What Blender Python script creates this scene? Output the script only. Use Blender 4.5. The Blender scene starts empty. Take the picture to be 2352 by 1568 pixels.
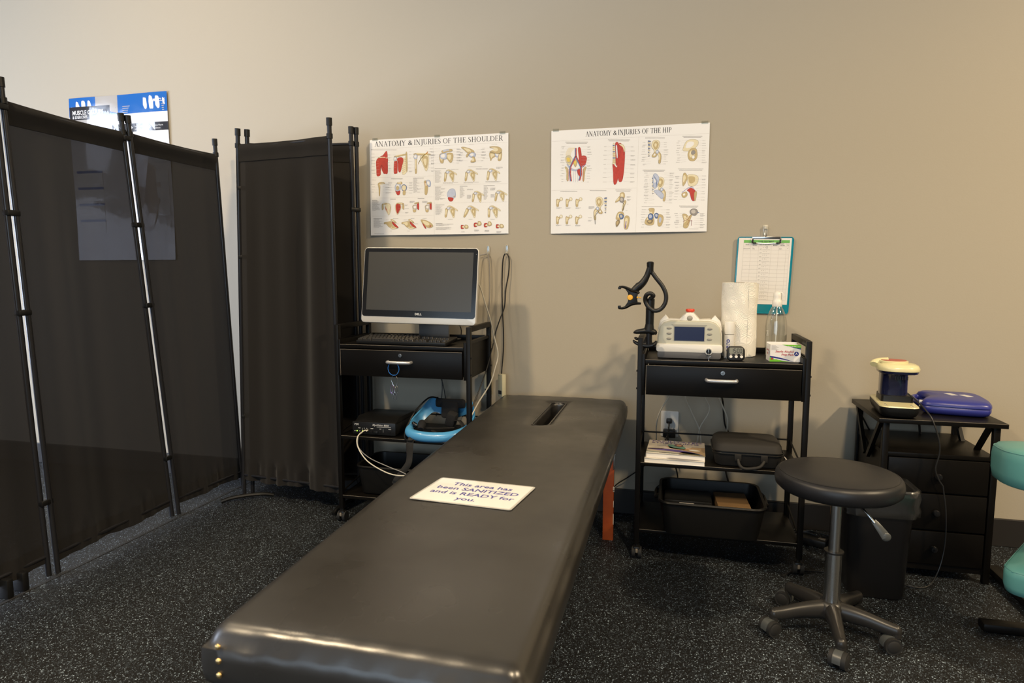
import bpy, bmesh, math, random
from mathutils import Vector, Matrix, Euler
from math import sin, cos, pi, radians as rad
C = bpy.context.scene.collection
scn = bpy.context.scene
random.seed(7)
# ---------------------------------------------------------------- camera
cd = bpy.data.cameras.new('camera'); cam = bpy.data.objects.new('camera', cd); C.objects.link(cam)
cd.sensor_width = 36; cd.lens = 1500/2352*36; cd.clip_start = .05
cam.location = (0, 0, 1.2); cam.rotation_euler = (pi/2-rad(6), 0, rad(14))
cd.dof.use_dof = True; cd.dof.focus_distance = 2.7; cd.dof.aperture_fstop = 3.5
scn.camera = cam
# ---------------------------------------------------------------- light
w = bpy.data.worlds.new('world'); scn.world = w; w.use_nodes = True
w.node_tree.nodes['Background'].inputs[0].default_value = (.55, .7, 1, 1)
w.node_tree.nodes['Background'].inputs[1].default_value = .2
def area(name, loc, aim, sx, sy, energy, col, shape='RECTANGLE', spread=180):
    d = bpy.data.lights.new(name, 'AREA'); d.shape = shape; d.size = sx; d.size_y = sy
    d.energy = energy; d.color = col; d.spread = rad(spread)
    o = bpy.data.objects.new(name, d); C.objects.link(o); o.location = loc
    o.rotation_euler = (Vector(aim)-Vector(loc)).to_track_quat('-Z', 'Y').to_euler()
    return o
WARM = (1, .78, .50); COOL = (.72, .81, 1)
CEIL = 3.7
LAMPS = [(-2.1, .0), (1.0, -.4), (-2.75, 1.9), (3.3, 1.0)]
LPOW = [108, 104, 26, 185]
area('daylight_left', (-6.36, .1, 1.15), (0, .1, 1.9), 3.2, 1.6, 330, COOL)
area('daylight_left_high', (-6.36, -.35, 2.65), (-2, .8, 2.0), .7, 1.0, 38, COOL)
area('daylight_front', (-1.2, -4.42, 1.7), (-1.2, 0, 1.5), 4.6, 2.2, 105, (.64, .82, 1))
scn.view_settings.view_transform = 'Standard'; scn.view_settings.look = 'None'
scn.view_settings.gamma = 1; scn.view_settings.exposure = 0.13; scn.view_settings.use_curve_mapping = False
# ---------------------------------------------------------------- helpers
def mat(name, col, rough=.5, metal=0, bump=None, spec=.5, var=None, coat=0, trans=0, emit=None, ior=1.45, alpha=1):
    m = bpy.data.materials.new(name); m.use_nodes = True; nt = m.node_tree; b = nt.nodes['Principled BSDF']
    b.inputs['Base Color'].default_value = (*col, 1); b.inputs['Roughness'].default_value = rough
    b.inputs['Metallic'].default_value = metal; b.inputs['Specular IOR Level'].default_value = spec
    b.inputs['Coat Weight'].default_value = coat; b.inputs['Transmission Weight'].default_value = trans
    b.inputs['IOR'].default_value = ior; b.inputs['Alpha'].default_value = alpha
    if emit: b.inputs['Emission Color'].default_value = (*emit[:3], 1); b.inputs['Emission Strength'].default_value = emit[3]
    tc = nt.nodes.new('ShaderNodeTexCoord')
    if var:   # (scale, other colour)
        n = nt.nodes.new('ShaderNodeTexNoise'); n.inputs['Scale'].default_value = var[0]; n.inputs['Detail'].default_value = 4
        nt.links.new(tc.outputs['Object'], n.inputs['Vector'])
        r = nt.nodes.new('ShaderNodeMix'); r.data_type = 'RGBA'
        r.inputs['A'].default_value = (*col, 1); r.inputs['B'].default_value = (*var[1], 1)
        nt.links.new(n.outputs['Fac'], r.inputs['Factor']); nt.links.new(r.outputs['Result'], b.inputs['Base Color'])
    if bump:  # (scale, strength, distance)
        n = nt.nodes.new('ShaderNodeTexNoise'); n.inputs['Scale'].default_value = bump[0]; n.inputs['Detail'].default_value = 3
        nt.links.new(tc.outputs['Object'], n.inputs['Vector'])
        bp = nt.nodes.new('ShaderNodeBump'); bp.inputs['Strength'].default_value = bump[1]; bp.inputs['Distance'].default_value = bump[2]
        nt.links.new(n.outputs['Fac'], bp.inputs['Height']); nt.links.new(bp.outputs['Normal'], b.inputs['Normal'])
    return m
ROOT = {}
def thing(name, label, cat, loc=(0,0,0), rz=0, group=None):
    o = bpy.data.objects.new(name, None); C.objects.link(o); o.location = loc; o.rotation_euler = (0, 0, rz)
    o.empty_display_size = .05
    o['label'] = label; o['category'] = cat
    if group: o['group'] = group
    ROOT[o.name] = Matrix.Translation(loc) @ Matrix.Rotation(rz, 4, 'Z')
    return o
def tag(o, label, cat, group=None):
    o['label'] = label; o['category'] = cat
    if group: o['group'] = group
    return o
def obj(name, bm, mats, parent=None, smooth=True, local=False, ang=40):
    """link bm as one mesh; bm is in world coordinates unless local"""
    if not isinstance(mats, (list, tuple)): mats = [mats]
    if parent is not None:
        M = ROOT[parent.name]
        if not local: bm.transform(M.inverted())
    me = bpy.data.meshes.new(name)
    if smooth:
        for f in bm.faces: f.smooth = True
        bm.normal_update()
        for e in bm.edges:
            if len(e.link_faces) == 2 and e.calc_face_angle(0) > rad(ang): e.smooth = False
    bm.to_mesh(me); bm.free()
    for m in mats: me.materials.append(m)
    o = bpy.data.objects.new(name, me); C.objects.link(o)
    if parent is not None: o.parent = parent; ROOT[o.name] = M
    else: ROOT[o.name] = Matrix.Identity(4)
    return o
def B(): return bmesh.new()
def paint(vs, mi):
    if mi:
        s = set(vs)
        for v in vs:
            for f in v.link_faces:
                if all(q in s for q in f.verts): f.material_index = mi
def box(bm, c, s, bev=0, rot=None, mi=0, seg=2, M=None):
    r = bmesh.ops.create_cube(bm, size=1); vs = r['verts']
    bmesh.ops.scale(bm, vec=s, verts=vs)
    if bev:
        es = list({e for v in vs for e in v.link_edges})
        g = bmesh.ops.bevel(bm, geom=es, offset=bev, segments=seg, affect='EDGES', profile=.5)
        vs = list({v for v in g['verts']} | {v for v in vs if v.is_valid})
    T = Matrix.Translation(c)
    if rot is not None: T = T @ Euler(rot).to_matrix().to_4x4()
    if M is not None: T = M @ T
    bmesh.ops.transform(bm, matrix=T, verts=vs); paint(vs, mi)
    return vs
def b2(bm, x0, x1, y0, y1, z0, z1, bev=0, mi=0, seg=2, M=None):
    return box(bm, ((x0+x1)/2, (y0+y1)/2, (z0+z1)/2), (abs(x1-x0), abs(y1-y0), abs(z1-z0)), bev, None, mi, seg, M)
def cyl(bm, p0, p1, r, r2=None, seg=20, mi=0, caps=True):
    p0 = Vector(p0); p1 = Vector(p1); d = p1-p0
    T = Matrix.Translation((p0+p1)/2) @ d.to_track_quat('Z', 'Y').to_matrix().to_4x4()
    g = bmesh.ops.create_cone(bm, cap_ends=caps, segments=seg, radius1=r, radius2=r if r2 is None else r2, depth=d.length, matrix=T)
    paint(g['verts'], mi); return g['verts']
def sph(bm, c, r, seg=16, rings=10, mi=0, rot=None):
    if not isinstance(r, (list, tuple)): r = (r, r, r)
    T = Matrix.Translation(c)
    if rot: T = T @ Euler(rot).to_matrix().to_4x4()
    T = T @ Matrix.Diagonal((*r, 1))
    g = bmesh.ops.create_uvsphere(bm, u_segments=seg, v_segments=rings, radius=1, matrix=T); paint(g['verts'], mi)
def spline(pts, n=8, closed=False):
    P = [Vector(p) for p in pts]; out = []; N = len(P)
    for i in range(N if closed else N-1):
        if closed: a, b, c, d = P[i-1], P[i], P[(i+1) % N], P[(i+2) % N]
        else: a = P[i-1] if i else P[0]*2-P[1]; b = P[i]; c = P[i+1]; d = P[i+2] if i+2 < N else P[-1]*2-P[-2]
        for k in range(n):
            t = k/n
            out.append(.5*((2*b)+(c-a)*t+(2*a-5*b+4*c-d)*t*t+(3*b-a-3*c+d)*t**3))
    if not closed: out.append(P[-1])
    return out
def tube(bm, pts, r, seg=8, n=8, closed=False, mi=0, smooth=True, flat=1, up=None):
    """r number or list per control point; flat scales the second axis (straps)"""
    P = spline(pts, n, closed) if smooth else [Vector(p) for p in pts]
    R = None
    if isinstance(r, (list, tuple)):
        R = [q.x for q in spline([(a, 0, 0) for a in r], n, closed)] if smooth else list(r)
    N = len(P); rings = []; nrm = None
    for i in range(N):
        if closed: t = (P[(i+1) % N]-P[i-1])
        else: t = P[min(i+1, N-1)]-P[max(i-1, 0)]
        if t.length < 1e-9: t = Vector((0, 0, 1))
        t.normalize()
        if up is not None: nrm = Vector(up)
        elif nrm is None: nrm = Vector((0, 0, 1)) if abs(t.z) < .9 else Vector((1, 0, 0))
        nrm = nrm - t*nrm.dot(t)
        if nrm.length < 1e-6: nrm = t.orthogonal()
        nrm.normalize(); bi = t.cross(nrm); rr = R[i] if R else r
        rings.append([bm.verts.new(P[i]+nrm*cos(2*pi*k/seg)*rr*flat+bi*sin(2*pi*k/seg)*rr) for k in range(seg)])
    for i in range(N if closed else N-1):
        a = rings[i]; b = rings[(i+1) % N]
        for k in range(seg):
            f = bm.faces.new((a[k], a[(k+1) % seg], b[(k+1) % seg], b[k])); f.material_index = mi
    if not closed:
        f = bm.faces.new(rings[0][::-1]); f.material_index = mi; f = bm.faces.new(rings[-1]); f.material_index = mi
def lathe(bm, prof, c=(0,0,0), seg=32, mi=0, M=None, sx=1, sy=1):
    T = Matrix.Translation(c)
    if M is not None: T = T @ M
    rings = []
    for r, z in prof:
        if r < 1e-6: rings.append([bm.verts.new(T @ Vector((0, 0, z)))])
        else: rings.append([bm.verts.new(T @ Vector((r*cos(2*pi*k/seg)*sx, r*sin(2*pi*k/seg)*sy, z))) for k in range(seg)])
    for a, b in zip(rings, rings[1:]):
        if len(a) == 1 and len(b) == 1: continue
        for k in range(seg):
            k2 = (k+1) % seg
            if len(a) == 1: f = bm.faces.new((a[0], b[k2], b[k]))
            elif len(b) == 1: f = bm.faces.new((a[k], a[k2], b[0]))
            else: f = bm.faces.new((a[k], a[k2], b[k2], b[k]))
            f.material_index = mi
def prism(bm, pts, T, d, bev=0, mi=0, seg=2):
    """extrude 2-D outline pts by d along local z of matrix T"""
    vs = [bm.verts.new(Vector((p[0], p[1], 0))) for p in pts]; f = bm.faces.new(vs)
    g = bmesh.ops.extrude_face_region(bm, geom=[f]); top = [v for v in g['geom'] if isinstance(v, bmesh.types.BMVert)]
    bmesh.ops.translate(bm, vec=(0, 0, d), verts=top)
    allv = vs+top
    if bev:
        es = [e for e in {e for v in allv for e in v.link_edges} if abs(e.verts[0].co.z-e.verts[1].co.z) < 1e-7]
        g = bmesh.ops.bevel(bm, geom=es, offset=bev, segments=seg, affect='EDGES', profile=.5)
        allv = list({v for v in g['verts']} | {v for v in allv if v.is_valid})
    bmesh.ops.recalc_face_normals(bm, faces=list({f for v in allv for f in v.link_faces}))
    bmesh.ops.transform(bm, matrix=T, verts=allv); paint(allv, mi)
    return allv
def rrect(w, h, r, n=5, cx=0, cy=0):
    out = []
    for sx, sy, a0 in ((1, 1, 0), (-1, 1, 90), (-1, -1, 180), (1, -1, 270)):
        for k in range(n+1):
            a = rad(a0+90*k/n); out.append((cx+sx*(w/2-r)+r*cos(a), cy+sy*(h/2-r)+r*sin(a)))
    return out
def frame_T(o, ex, ey):
    ex = Vector(ex).normalized(); ey = Vector(ey).normalized(); ez = ex.cross(ey)
    return Matrix(((ex.x, ey.x, ez.x, o[0]), (ex.y, ey.y, ez.y, o[1]), (ex.z, ey.z, ez.z, o[2]), (0, 0, 0, 1)))
_tc = {}
def text_mesh(s, bold=False):
    k = (s, bold)
    if k in _tc: return _tc[k]
    cu = bpy.data.curves.new('t', 'FONT'); cu.body = s; cu.size = 1; cu.resolution_u = 2
    if bold: cu.offset = .018
    o = bpy.data.objects.new('t', cu); me = bpy.data.meshes.new_from_object(o)
    V = [tuple(v.co)[:2] for v in me.vertices]; F = [list(p.vertices) for p in me.polygons]
    bpy.data.objects.remove(o); bpy.data.curves.remove(cu); bpy.data.meshes.remove(me)
    wd = max([v[0] for v in V] or [0]); _tc[k] = (V, F, wd); return _tc[k]
# --- flat printing on a surface: map(u,v,h) -> 3-D, h = height above the surface
class Ink:
    def __init__(s, fn, step=.0002): s.bm = B(); s.fn = fn; s.h = step; s.step = step
    def up(s, k=1):
        s.h += s.step*k
        if s.h > .0016: s.h = .0002
    def poly(s, pts, mi, h=None):
        h = s.h if h is None else h
        vs = [s.bm.verts.new(s.fn(p[0], p[1], h)) for p in pts]
        try:
            f = s.bm.faces.new(vs); f.material_index = mi
        except ValueError: pass
    def rect(s, x0, y0, x1, y1, mi, h=None, n=1):
        for k in range(n):
            a = x0+(x1-x0)*k/n; b = x0+(x1-x0)*(k+1)/n
            s.poly([(a, y0), (b, y0), (b, y1), (a, y1)], mi, h)
    def line(s, pts, w, mi, h=None, closed=False):
        """w number or list"""
        n = len(pts); L = []
        for i in range(n):
            if closed: p, q = pts[i-1], pts[(i+1) % n]
            else: p, q = pts[max(i-1, 0)], pts[min(i+1, n-1)]
            dx, dy = q[0]-p[0], q[1]-p[1]; l = math.hypot(dx, dy) or 1; ww = (w[i] if isinstance(w, (list, tuple)) else w)/2
            L.append(((pts[i][0]-dy/l*ww, pts[i][1]+dx/l*ww), (pts[i][0]+dy/l*ww, pts[i][1]-dx/l*ww)))
        for i in range(n if closed else n-1):
            a, b = L[i], L[(i+1) % n]; s.poly([a[0], a[1], b[1], b[0]], mi, h)
    def text(s, t, x, y, size, mi, al='L', sx=1, bold=False, sh=0, ydir=1, h=None):
        V, F, wd = text_mesh(t, bold); h = s.h if h is None else h
        ox = {'L': 0, 'C': -wd/2, 'R': -wd}[al]
        vs = [s.bm.verts.new(s.fn(x+((v[0]+ox)*sx+v[1]*sh)*size, y+v[1]*size*ydir, h)) for v in V]
        for f in F:
            try: q = s.bm.faces.new([vs[i] for i in f]); q.material_index = mi
            except ValueError: pass
def sm(pts, n=4):
    return [(p.x, p.y) for p in spline([(a, b, 0) for a, b in pts], n, True)]
# ---------------------------------------------------------------- materials
M_wall = mat('wall_paint', (.41, .366, .288), .6, bump=(170, .12, .002), spec=.35)
M_ceil = mat('ceiling_paint', (.45, .43, .38), .9)
M_base = mat('baseboard_vinyl', (.018, .016, .015), .5)
def floor_mat():
    m = mat('speckled_rubber', (.0065, .0062, .006), .55, bump=(90, .25, .002), spec=.28)
    nt = m.node_tree; b = nt.nodes['Principled BSDF']; tc = [n for n in nt.nodes if n.type == 'TEX_COORD'][0]
    def fleck(scale, thr, col, off, prev):
        mp = nt.nodes.new('ShaderNodeMapping'); mp.inputs['Location'].default_value = (off, off*.7, 0)
        mp.inputs['Scale'].default_value = (1, 1, .001)
        nz = nt.nodes.new('ShaderNodeTexNoise'); nz.inputs['Scale'].default_value = scale*1.6
        ad = nt.nodes.new('ShaderNodeMix'); ad.data_type = 'RGBA'; ad.blend_type = 'LINEAR_LIGHT'; ad.inputs['Factor'].default_value = .004
        nt.links.new(tc.outputs['Object'], mp.inputs['Vector']); nt.links.new(mp.outputs[0], nz.inputs['Vector'])
        nt.links.new(mp.outputs[0], ad.inputs['A']); nt.links.new(nz.outputs['Color'], ad.inputs['B'])
        v = nt.nodes.new('ShaderNodeTexVoronoi'); v.inputs['Scale'].default_value = scale
        nt.links.new(ad.outputs['Result'], v.inputs['Vector'])
        sp = nt.nodes.new('ShaderNodeSeparateColor'); nt.links.new(v.outputs['Color'], sp.inputs[0])
        # only some cells carry a fleck, its size differs per cell
        g = nt.nodes.new('ShaderNodeMath'); g.operation = 'GREATER_THAN'; g.inputs[1].default_value = thr; nt.links.new(sp.outputs[0], g.inputs[0])
        sz = nt.nodes.new('ShaderNodeMapRange'); sz.inputs['To Min'].default_value = .12; sz.inputs['To Max'].default_value = .42
        nt.links.new(sp.outputs[1], sz.inputs['Value'])
        l = nt.nodes.new('ShaderNodeMath'); l.operation = 'LESS_THAN'; nt.links.new(v.outputs['Distance'], l.inputs[0]); nt.links.new(sz.outputs[0], l.inputs[1])
        mu = nt.nodes.new('ShaderNodeMath'); mu.operation = 'MULTIPLY'; nt.links.new(g.outputs[0], mu.inputs[0]); nt.links.new(l.outputs[0], mu.inputs[1])
        mx = nt.nodes.new('ShaderNodeMix'); mx.data_type = 'RGBA'; mx.inputs['B'].default_value = (*col, 1)
        if prev is None: mx.inputs['A'].default_value = (.0065, .0062, .006, 1)
        else: nt.links.new(prev, mx.inputs['A'])
        nt.links.new(mu.outputs[0], mx.inputs['Factor']); return mx.outputs['Result']
    c = fleck(260, .60, (.20, .25, .31), 0, None)
    c = fleck(400, .50, (.08, .11, .14), 5.3, c)
    c = fleck(200, .82, (.34, .43, .52), 9.1, c)
    nt.links.new(c, b.inputs['Base Color']); return m
M_floor = floor_mat()
M_blackwood = mat('black_woodgrain', (.0035, .003, .0026), .38, bump=(60, .08, .001), var=(14, (.005, .0042, .0034)), spec=.2)
M_blacksteel = mat('black_powder_steel', (.0045, .004, .0036), .42, spec=.22)
M_edge = mat('worn_edge', (.20, .17, .13), .45)
M_chrome = mat('brushed_steel', (.55, .54, .52), .22, 1)
M_satin = mat('satin_handle', (.52, .52, .53), .35, .6)
M_brass = mat('brass', (.75, .52, .22), .25, 1)
M_blk = mat('black_plastic', (.007, .007, .007), .40, spec=.4)
M_blkgloss = mat('black_gloss_plastic', (.010, .010, .011), .18)
M_rub = mat('black_rubber', (.012, .012, .012), .7)
M_tub = mat('black_tub_plastic', (.006, .0056, .005), .38, bump=(300, .3, .0005), spec=.3)
M_tube = mat('pole_tube', (.022, .022, .025), .28, .3)
M_white = mat('white_plastic', (.72, .70, .66), .4)
M_cream = mat('cream_plastic', (.62, .58, .40), .45)
M_cable_w = mat('white_cable', (.62, .58, .48), .5)
M_cable_g = mat('grey_cable', (.26, .25, .24), .45)
M_cable_b = mat('black_cable', (.012, .012, .012), .4)
M_paper = mat('paper', (.80, .77, .73), .5)
M_poster = mat('poster_paper', (.88, .87, .86), .33, coat=.0, spec=.5)
M_ink = mat('black_ink', (.03, .03, .035), .5)
M_grey = mat('grey_ink', (.30, .28, .27), .5)
M_lgrey = mat('light_grey_ink', (.55, .52, .49), .5)
M_bone = mat('bone_ink', (.62, .50, .27), .5, var=(60, (.50, .38, .18)))
M_boned = mat('dark_bone_ink', (.28, .21, .11), .5)
M_bonel = mat('light_bone_ink', (.80, .72, .50), .5)
M_red = mat('muscle_ink', (.60, .055, .03), .5, var=(70, (.42, .03, .02)))
M_redd = mat('dark_muscle_ink', (.22, .015, .012), .5)
M_blue = mat('cartilage_ink', (.40, .47, .66), .5, var=(80, (.62, .66, .78)))
M_blued = mat('ligament_ink', (.10, .17, .38), .5)
M_yel = mat('nerve_ink', (.80, .60, .12), .5)
M_purp = mat('purple_ink', (.16, .10, .42), .5)
INK = [M_poster, M_ink, M_grey, M_lgrey, M_bone, M_boned, M_bonel, M_red, M_redd, M_blue, M_blued, M_yel, M_purp]
PA, K, G, LG, BO, BD, BL, RE, RD, BU, BUD, YE, PU = range(13)
M_leather = mat('black_vinyl', (.017, .0155, .013), .30, bump=(420, .25, .0006), spec=.8, coat=.1, var=(3, (.023, .021, .019)))
def leather_sheen(m):
    nt = m.node_tree; b = nt.nodes['Principled BSDF']; tc = [n for n in nt.nodes if n.type == 'TEX_COORD'][0]
    n = nt.nodes.new('ShaderNodeTexNoise'); n.inputs['Scale'].default_value = 4.5; n.inputs['Detail'].default_value = 3
    r = nt.nodes.new('ShaderNodeMapRange'); r.inputs['From Min'].default_value = .3; r.inputs['From Max'].default_value = .7; r.inputs['To Min'].default_value = .24; r.inputs['To Max'].default_value = .44
    nt.links.new(tc.outputs['Object'], n.inputs['Vector']); nt.links.new(n.outputs['Fac'], r.inputs['Value']); nt.links.new(r.outputs[0], b.inputs['Roughness'])
    b.inputs['Coat Roughness'].default_value = .3
leather_sheen(M_leather)
M_seat = mat('black_seat_vinyl', (.011, .011, .013), .42, bump=(500, .15, .0005))
M_teal = mat('teal_vinyl', (.095, .28, .265), .36, bump=(400, .15, .0005))
def cloth_mat(name, thin):
    m = mat(name, (.014, .0125, .0115), .9, bump=(900, .35, .0006), spec=.2)
    nt = m.node_tree; b = nt.nodes['Principled BSDF']; out = nt.nodes['Material Output']
    b.inputs['Sheen Weight'].default_value = .12; b.inputs['Sheen Roughness'].default_value = .5
    t = nt.nodes.new('ShaderNodeBsdfTransparent'); t.inputs[0].default_value = (.95, .95, 1, 1)
    mx = nt.nodes.new('ShaderNodeMixShader'); mx.inputs[0].default_value = thin
    nt.links.new(b.outputs[0], mx.inputs[1]); nt.links.new(t.outputs[0], mx.inputs[2]); nt.links.new(mx.outputs[0], out.inputs[0]); return m
M_cloth = cloth_mat('thin_black_cloth', .026)
M_cloth2 = cloth_mat('black_cloth', .012)
def clear(name, tint=(.95, .97, .96), rough=.03, fac=.82):
    m = bpy.data.materials.new(name); m.use_nodes = True; nt = m.node_tree; nt.nodes.clear()
    o = nt.nodes.new('ShaderNodeOutputMaterial'); t = nt.nodes.new('ShaderNodeBsdfTransparent'); t.inputs[0].default_value = (*tint, 1)
    g = nt.nodes.new('ShaderNodeBsdfGlossy'); g.inputs['Roughness'].default_value = rough
    f = nt.nodes.new('ShaderNodeLayerWeight'); f.inputs[0].default_value = .35
    mr = nt.nodes.new('ShaderNodeMapRange'); mr.inputs['To Min'].default_value = 1-fac*1.12; mr.inputs['To Max'].default_value = .8
    nt.links.new(f.outputs['Facing'], mr.inputs['Value'])
    mx = nt.nodes.new('ShaderNodeMixShader'); nt.links.new(mr.outputs[0], mx.inputs[0]); nt.links.new(t.outputs[0], mx.inputs[1]); nt.links.new(g.outputs[0], mx.inputs[2])
    nt.links.new(mx.outputs[0], o.inputs[0]); return m
M_clear = clear('clear_plastic')
M_bag = clear('bin_liner_film', (.80, .80, .80), .22, .72)
# ---------------------------------------------------------------- room
D = 3.22
def struct(name, bm, m, parent=None):
    o = obj(name, bm, m, parent, smooth=False)
    if parent is None: o['kind'] = 'structure'
    return o
X0, X1, Y0 = -6.4, 4.6, -4.4
bm = B(); b2(bm, X0-.1, X1+.1, Y0-.1, D+.1, -.1, 0); struct('floor', bm, M_floor)
bm = B(); b2(bm, X0, X1, D, D+.1, 0, CEIL); struct('wall_back', bm, M_wall)
M_dark = mat('dark_unseen_wall', (.10, .095, .09), .8)  # out-of-view walls made dark to cut fill and deepen shadows
bm = B(); b2(bm, X1, X1+.1, Y0, D+.1, 0, CEIL); struct('wall_right', bm, M_dark)
def holed(bm, x0, x1, z0, z1, hx0, hx1, hz0, hz1, axis, p, t):
    for a, b, c, d in ((x0, hx0, z0, z1), (hx1, x1, z0, z1), (hx0, hx1, z0, hz0), (hx0, hx1, hz1, z1)):
        if axis == 'x': b2(bm, p, p+t, a, b, c, d)
        else: b2(bm, a, b, p, p+t, c, d)
bm = B(); holed(bm, Y0, D+.1, 0, 2.1, -1.6, 1.8, .3, 2.0, 'x', X0-.1, .1); holed(bm, Y0, D+.1, 2.1, CEIL, -.7, 0, 2.15, 3.15, 'x', X0-.1, .1); struct('wall_left', bm, M_dark)
bm = B(); holed(bm, X0, X1, 0, CEIL, -3.6, 1.2, .55, 2.85, 'y', Y0-.1, .1); struct('wall_front', bm, M_dark)
bm = B(); b2(bm, X0-.1, X1+.1, Y0-.1, D+.1, CEIL, CEIL+.1); struct('ceiling', bm, M_ceil)
M_frame = mat('window_frame_paint', (.03, .03, .03), .4)
bm = B()
for y in (-1.6, -.47, .67, 1.8): b2(bm, X0-.09, X0-.03, y-.025, y+.025, .3, 2.0)
for z in (.325, 1.4, 1.975): b2(bm, X0-.09, X0-.03, -1.6, 1.8, z-.025, z+.025)
wn = struct('window_1', bm, M_frame)
bm = B(); b2(bm, X0-.065, X0-.058, -1.6, 1.8, .3, 2.0); obj('pane', bm, M_clear, wn, smooth=False)
bm = B()
for y in (-.7, 0): b2(bm, X0-.09, X0-.03, y-.025, y+.025, 2.15, 3.15)
for z in (2.175, 3.125): b2(bm, X0-.09, X0-.03, -.7, 0, z-.025, z+.025)
wn = struct('window_3', bm, M_frame)
bm = B(); b2(bm, X0-.065, X0-.058, -.7, 0, 2.15, 3.15); obj('pane', bm, M_clear, wn, smooth=False)
bm = B()
for x in (-3.6, -2, -.4, 1.2): b2(bm, x-.025, x+.025, Y0-.09, Y0-.03, .55, 2.85)
for z in (.575, 2.825): b2(bm, -3.6, 1.2, Y0-.09, Y0-.03, z-.025, z+.025)
wn = struct('window_2', bm, M_frame)
bm = B(); b2(bm, -3.6, 1.2, Y0-.065, Y0-.058, .55, 2.85); obj('pane', bm, M_clear, wn, smooth=False)
bm = B(); b2(bm, X0, X1, D-.012, D, 0, .125, .003); struct('baseboard_back', bm, M_base)
# joint between two rubber sheets of the floor, running under the folding screen
bm = B(); b2(bm, -2.362, -2.348, Y0, D-.012, 0, .0015); struct('trim_1', bm, M_rub)
# ceiling lamps
M_lamp = mat('lamp_diffuser', (.9, .85, .75), .5, emit=(*WARM, 1.5))
for i, ((x, y), pw) in enumerate(zip(LAMPS, LPOW)):
    t = thing('ceiling_lamp', 'round white ceiling lamp with a warm diffuser, one of four above the room', 'lamp', (x, y, CEIL), group='ceiling lamps')
    bm = B(); lathe(bm, [(0, -.001), (.26, -.001), (.26, -.07), (.245, -.075), (.235, -.07), (.235, -.055), (0, -.055)], (x, y, CEIL), 32); obj('housing', bm, M_white, t)
    bm = B(); lathe(bm, [(0, -.058), (.234, -.058), (.234, -.064), (0, -.064)], (x, y, CEIL), 32); obj('diffuser', bm, M_lamp, t)
    area('warm_light', (x, y, CEIL-.085), (x*.98, y*.98+.02, 0), .30, .30, pw, WARM, 'DISK', 170)
# ---------------------------------------------------------------- folding screens
def lerp(a, b, t): return Vector(a)*(1-t)+Vector(b)*t
def post(t, base, top, side=None, name='post'):
    bm = B(); cyl(bm, base, top, .0105, seg=16)
    p = obj(name, bm, M_tube, t)
    d = (Vector(top)-Vector(base)).normalized()
    bm = B(); cyl(bm, Vector(top)-d*.03, Vector(top)+d*.004, .0135, seg=16); obj('end_cap', bm, M_blk, p)
    for f in (.972,):
        q = lerp(base, top, f)-d*.035; bm = B(); cyl(bm, q, q+d*.022, .0145, seg=12); obj('clip', bm, M_blk, p)
    return p
def hanging(t, a0, a1, b0, b1, zt, zb, amp, nf, m, ph=0, pock=.085, seed=1):
    """cloth between post line a (base a0, top a1) and post line b; zt/zb = heights along posts; pocket hems"""
    rnd = random.Random(seed); nx, nz = 64, 60; bm = B()
    ex = (Vector(b0)-Vector(a0)); ex.z = 0; nr = Vector((-ex.y, ex.x, 0)).normalized(); L = Vector(a1).z
    fo = [(rnd.uniform(.6, 1.4), rnd.uniform(0, 6.28), rnd.uniform(.5, 1)) for _ in range(4)]
    def P(u, z, off=0):
        t_ = z/L; a = lerp(a0, a1, t_); b = lerp(b0, b1, t_); p = lerp(a, b, u)
        v = (zt-z)/(zt-zb); e = min(1, 6*u, 6*(1-u)); k = min(1, (zt-pock-z)*2.2+.12) if z < zt-pock else .12
        s = sum(w*sin(2*pi*nf*f*u+q+v*1.1*w) for f, q, w in fo)/2.2
        if z < zb+pock*1.1: s += .35*sin(38*u+seed)+.25*sin(61*u)
        p = p+nr*(amp*s*e*k+off); p.z = z-.006*sin(pi*u)*(1 if z > zt-.02 else 0)+.004*sin(9*u+seed)*(z < zb+.02)
        return p
    g = [[bm.verts.new(P(.012+.976*i/nx, zt+(zb-zt)*j/nz)) for i in range(nx+1)] for j in range(nz+1)]
    for j in range(nz):
        for i in range(nx): bm.faces.new((g[j][i], g[j][i+1], g[j+1][i+1], g[j+1][i]))
    for z1, z0, n in ((zt, zt-pock, 5), (zb+pock*.9, zb, 5)):
        for sg in (1, -1):
            bulge = lambda v: sg*(.003+.007*sin(pi*min(1, v*1.6)))
            g = [[bm.verts.new(P(.012+.976*i/nx, z1+(z0-z1)*j/n, bulge(j/n) if z1 == zt else sg*.002)) for i in range(nx+1)] for j in range(n+1)]
            for j in range(n):
                for i in range(nx): bm.faces.new((g[j][i], g[j][i+1], g[j+1][i+1], g[j+1][i]))
    c = obj('cloth_panel', bm, m, t)
    for z in (zt-.02, zb+.03):
        t_ = z/L; bm = B(); cyl(bm, lerp(a0, a1, t_), lerp(b0, b1, t_), .0075, seg=10); obj('crossbar', bm, M_tube, c)
    return c
def hinge(t, p, d):
    bm = B(); box(bm, p, (.05, .03, .022), .004, (0, 0, d)); obj('hinge_clamp', bm, M_blk, t)
def foot(t, p, ang, ln=.30):
    bm = B(); c, s = cos(ang), sin(ang)
    tube(bm, [(p[0]-c*ln/2, p[1]-s*ln/2, .008), (p[0]-c*ln*.3, p[1]-s*ln*.3, .02), (p[0], p[1], .024), (p[0]+c*ln*.3, p[1]+s*ln*.3, .02), (p[0]+c*ln/2, p[1]+s*ln/2, .008)], .0105, 8, 5)
    obj('foot', bm, M_blk, t)
t = thing('folding_screen', 'tall black see-through fabric folding screen running along the left side of the room', 'folding screen', (-2.39, 2.0, 0))
xs = -2.392
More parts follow.
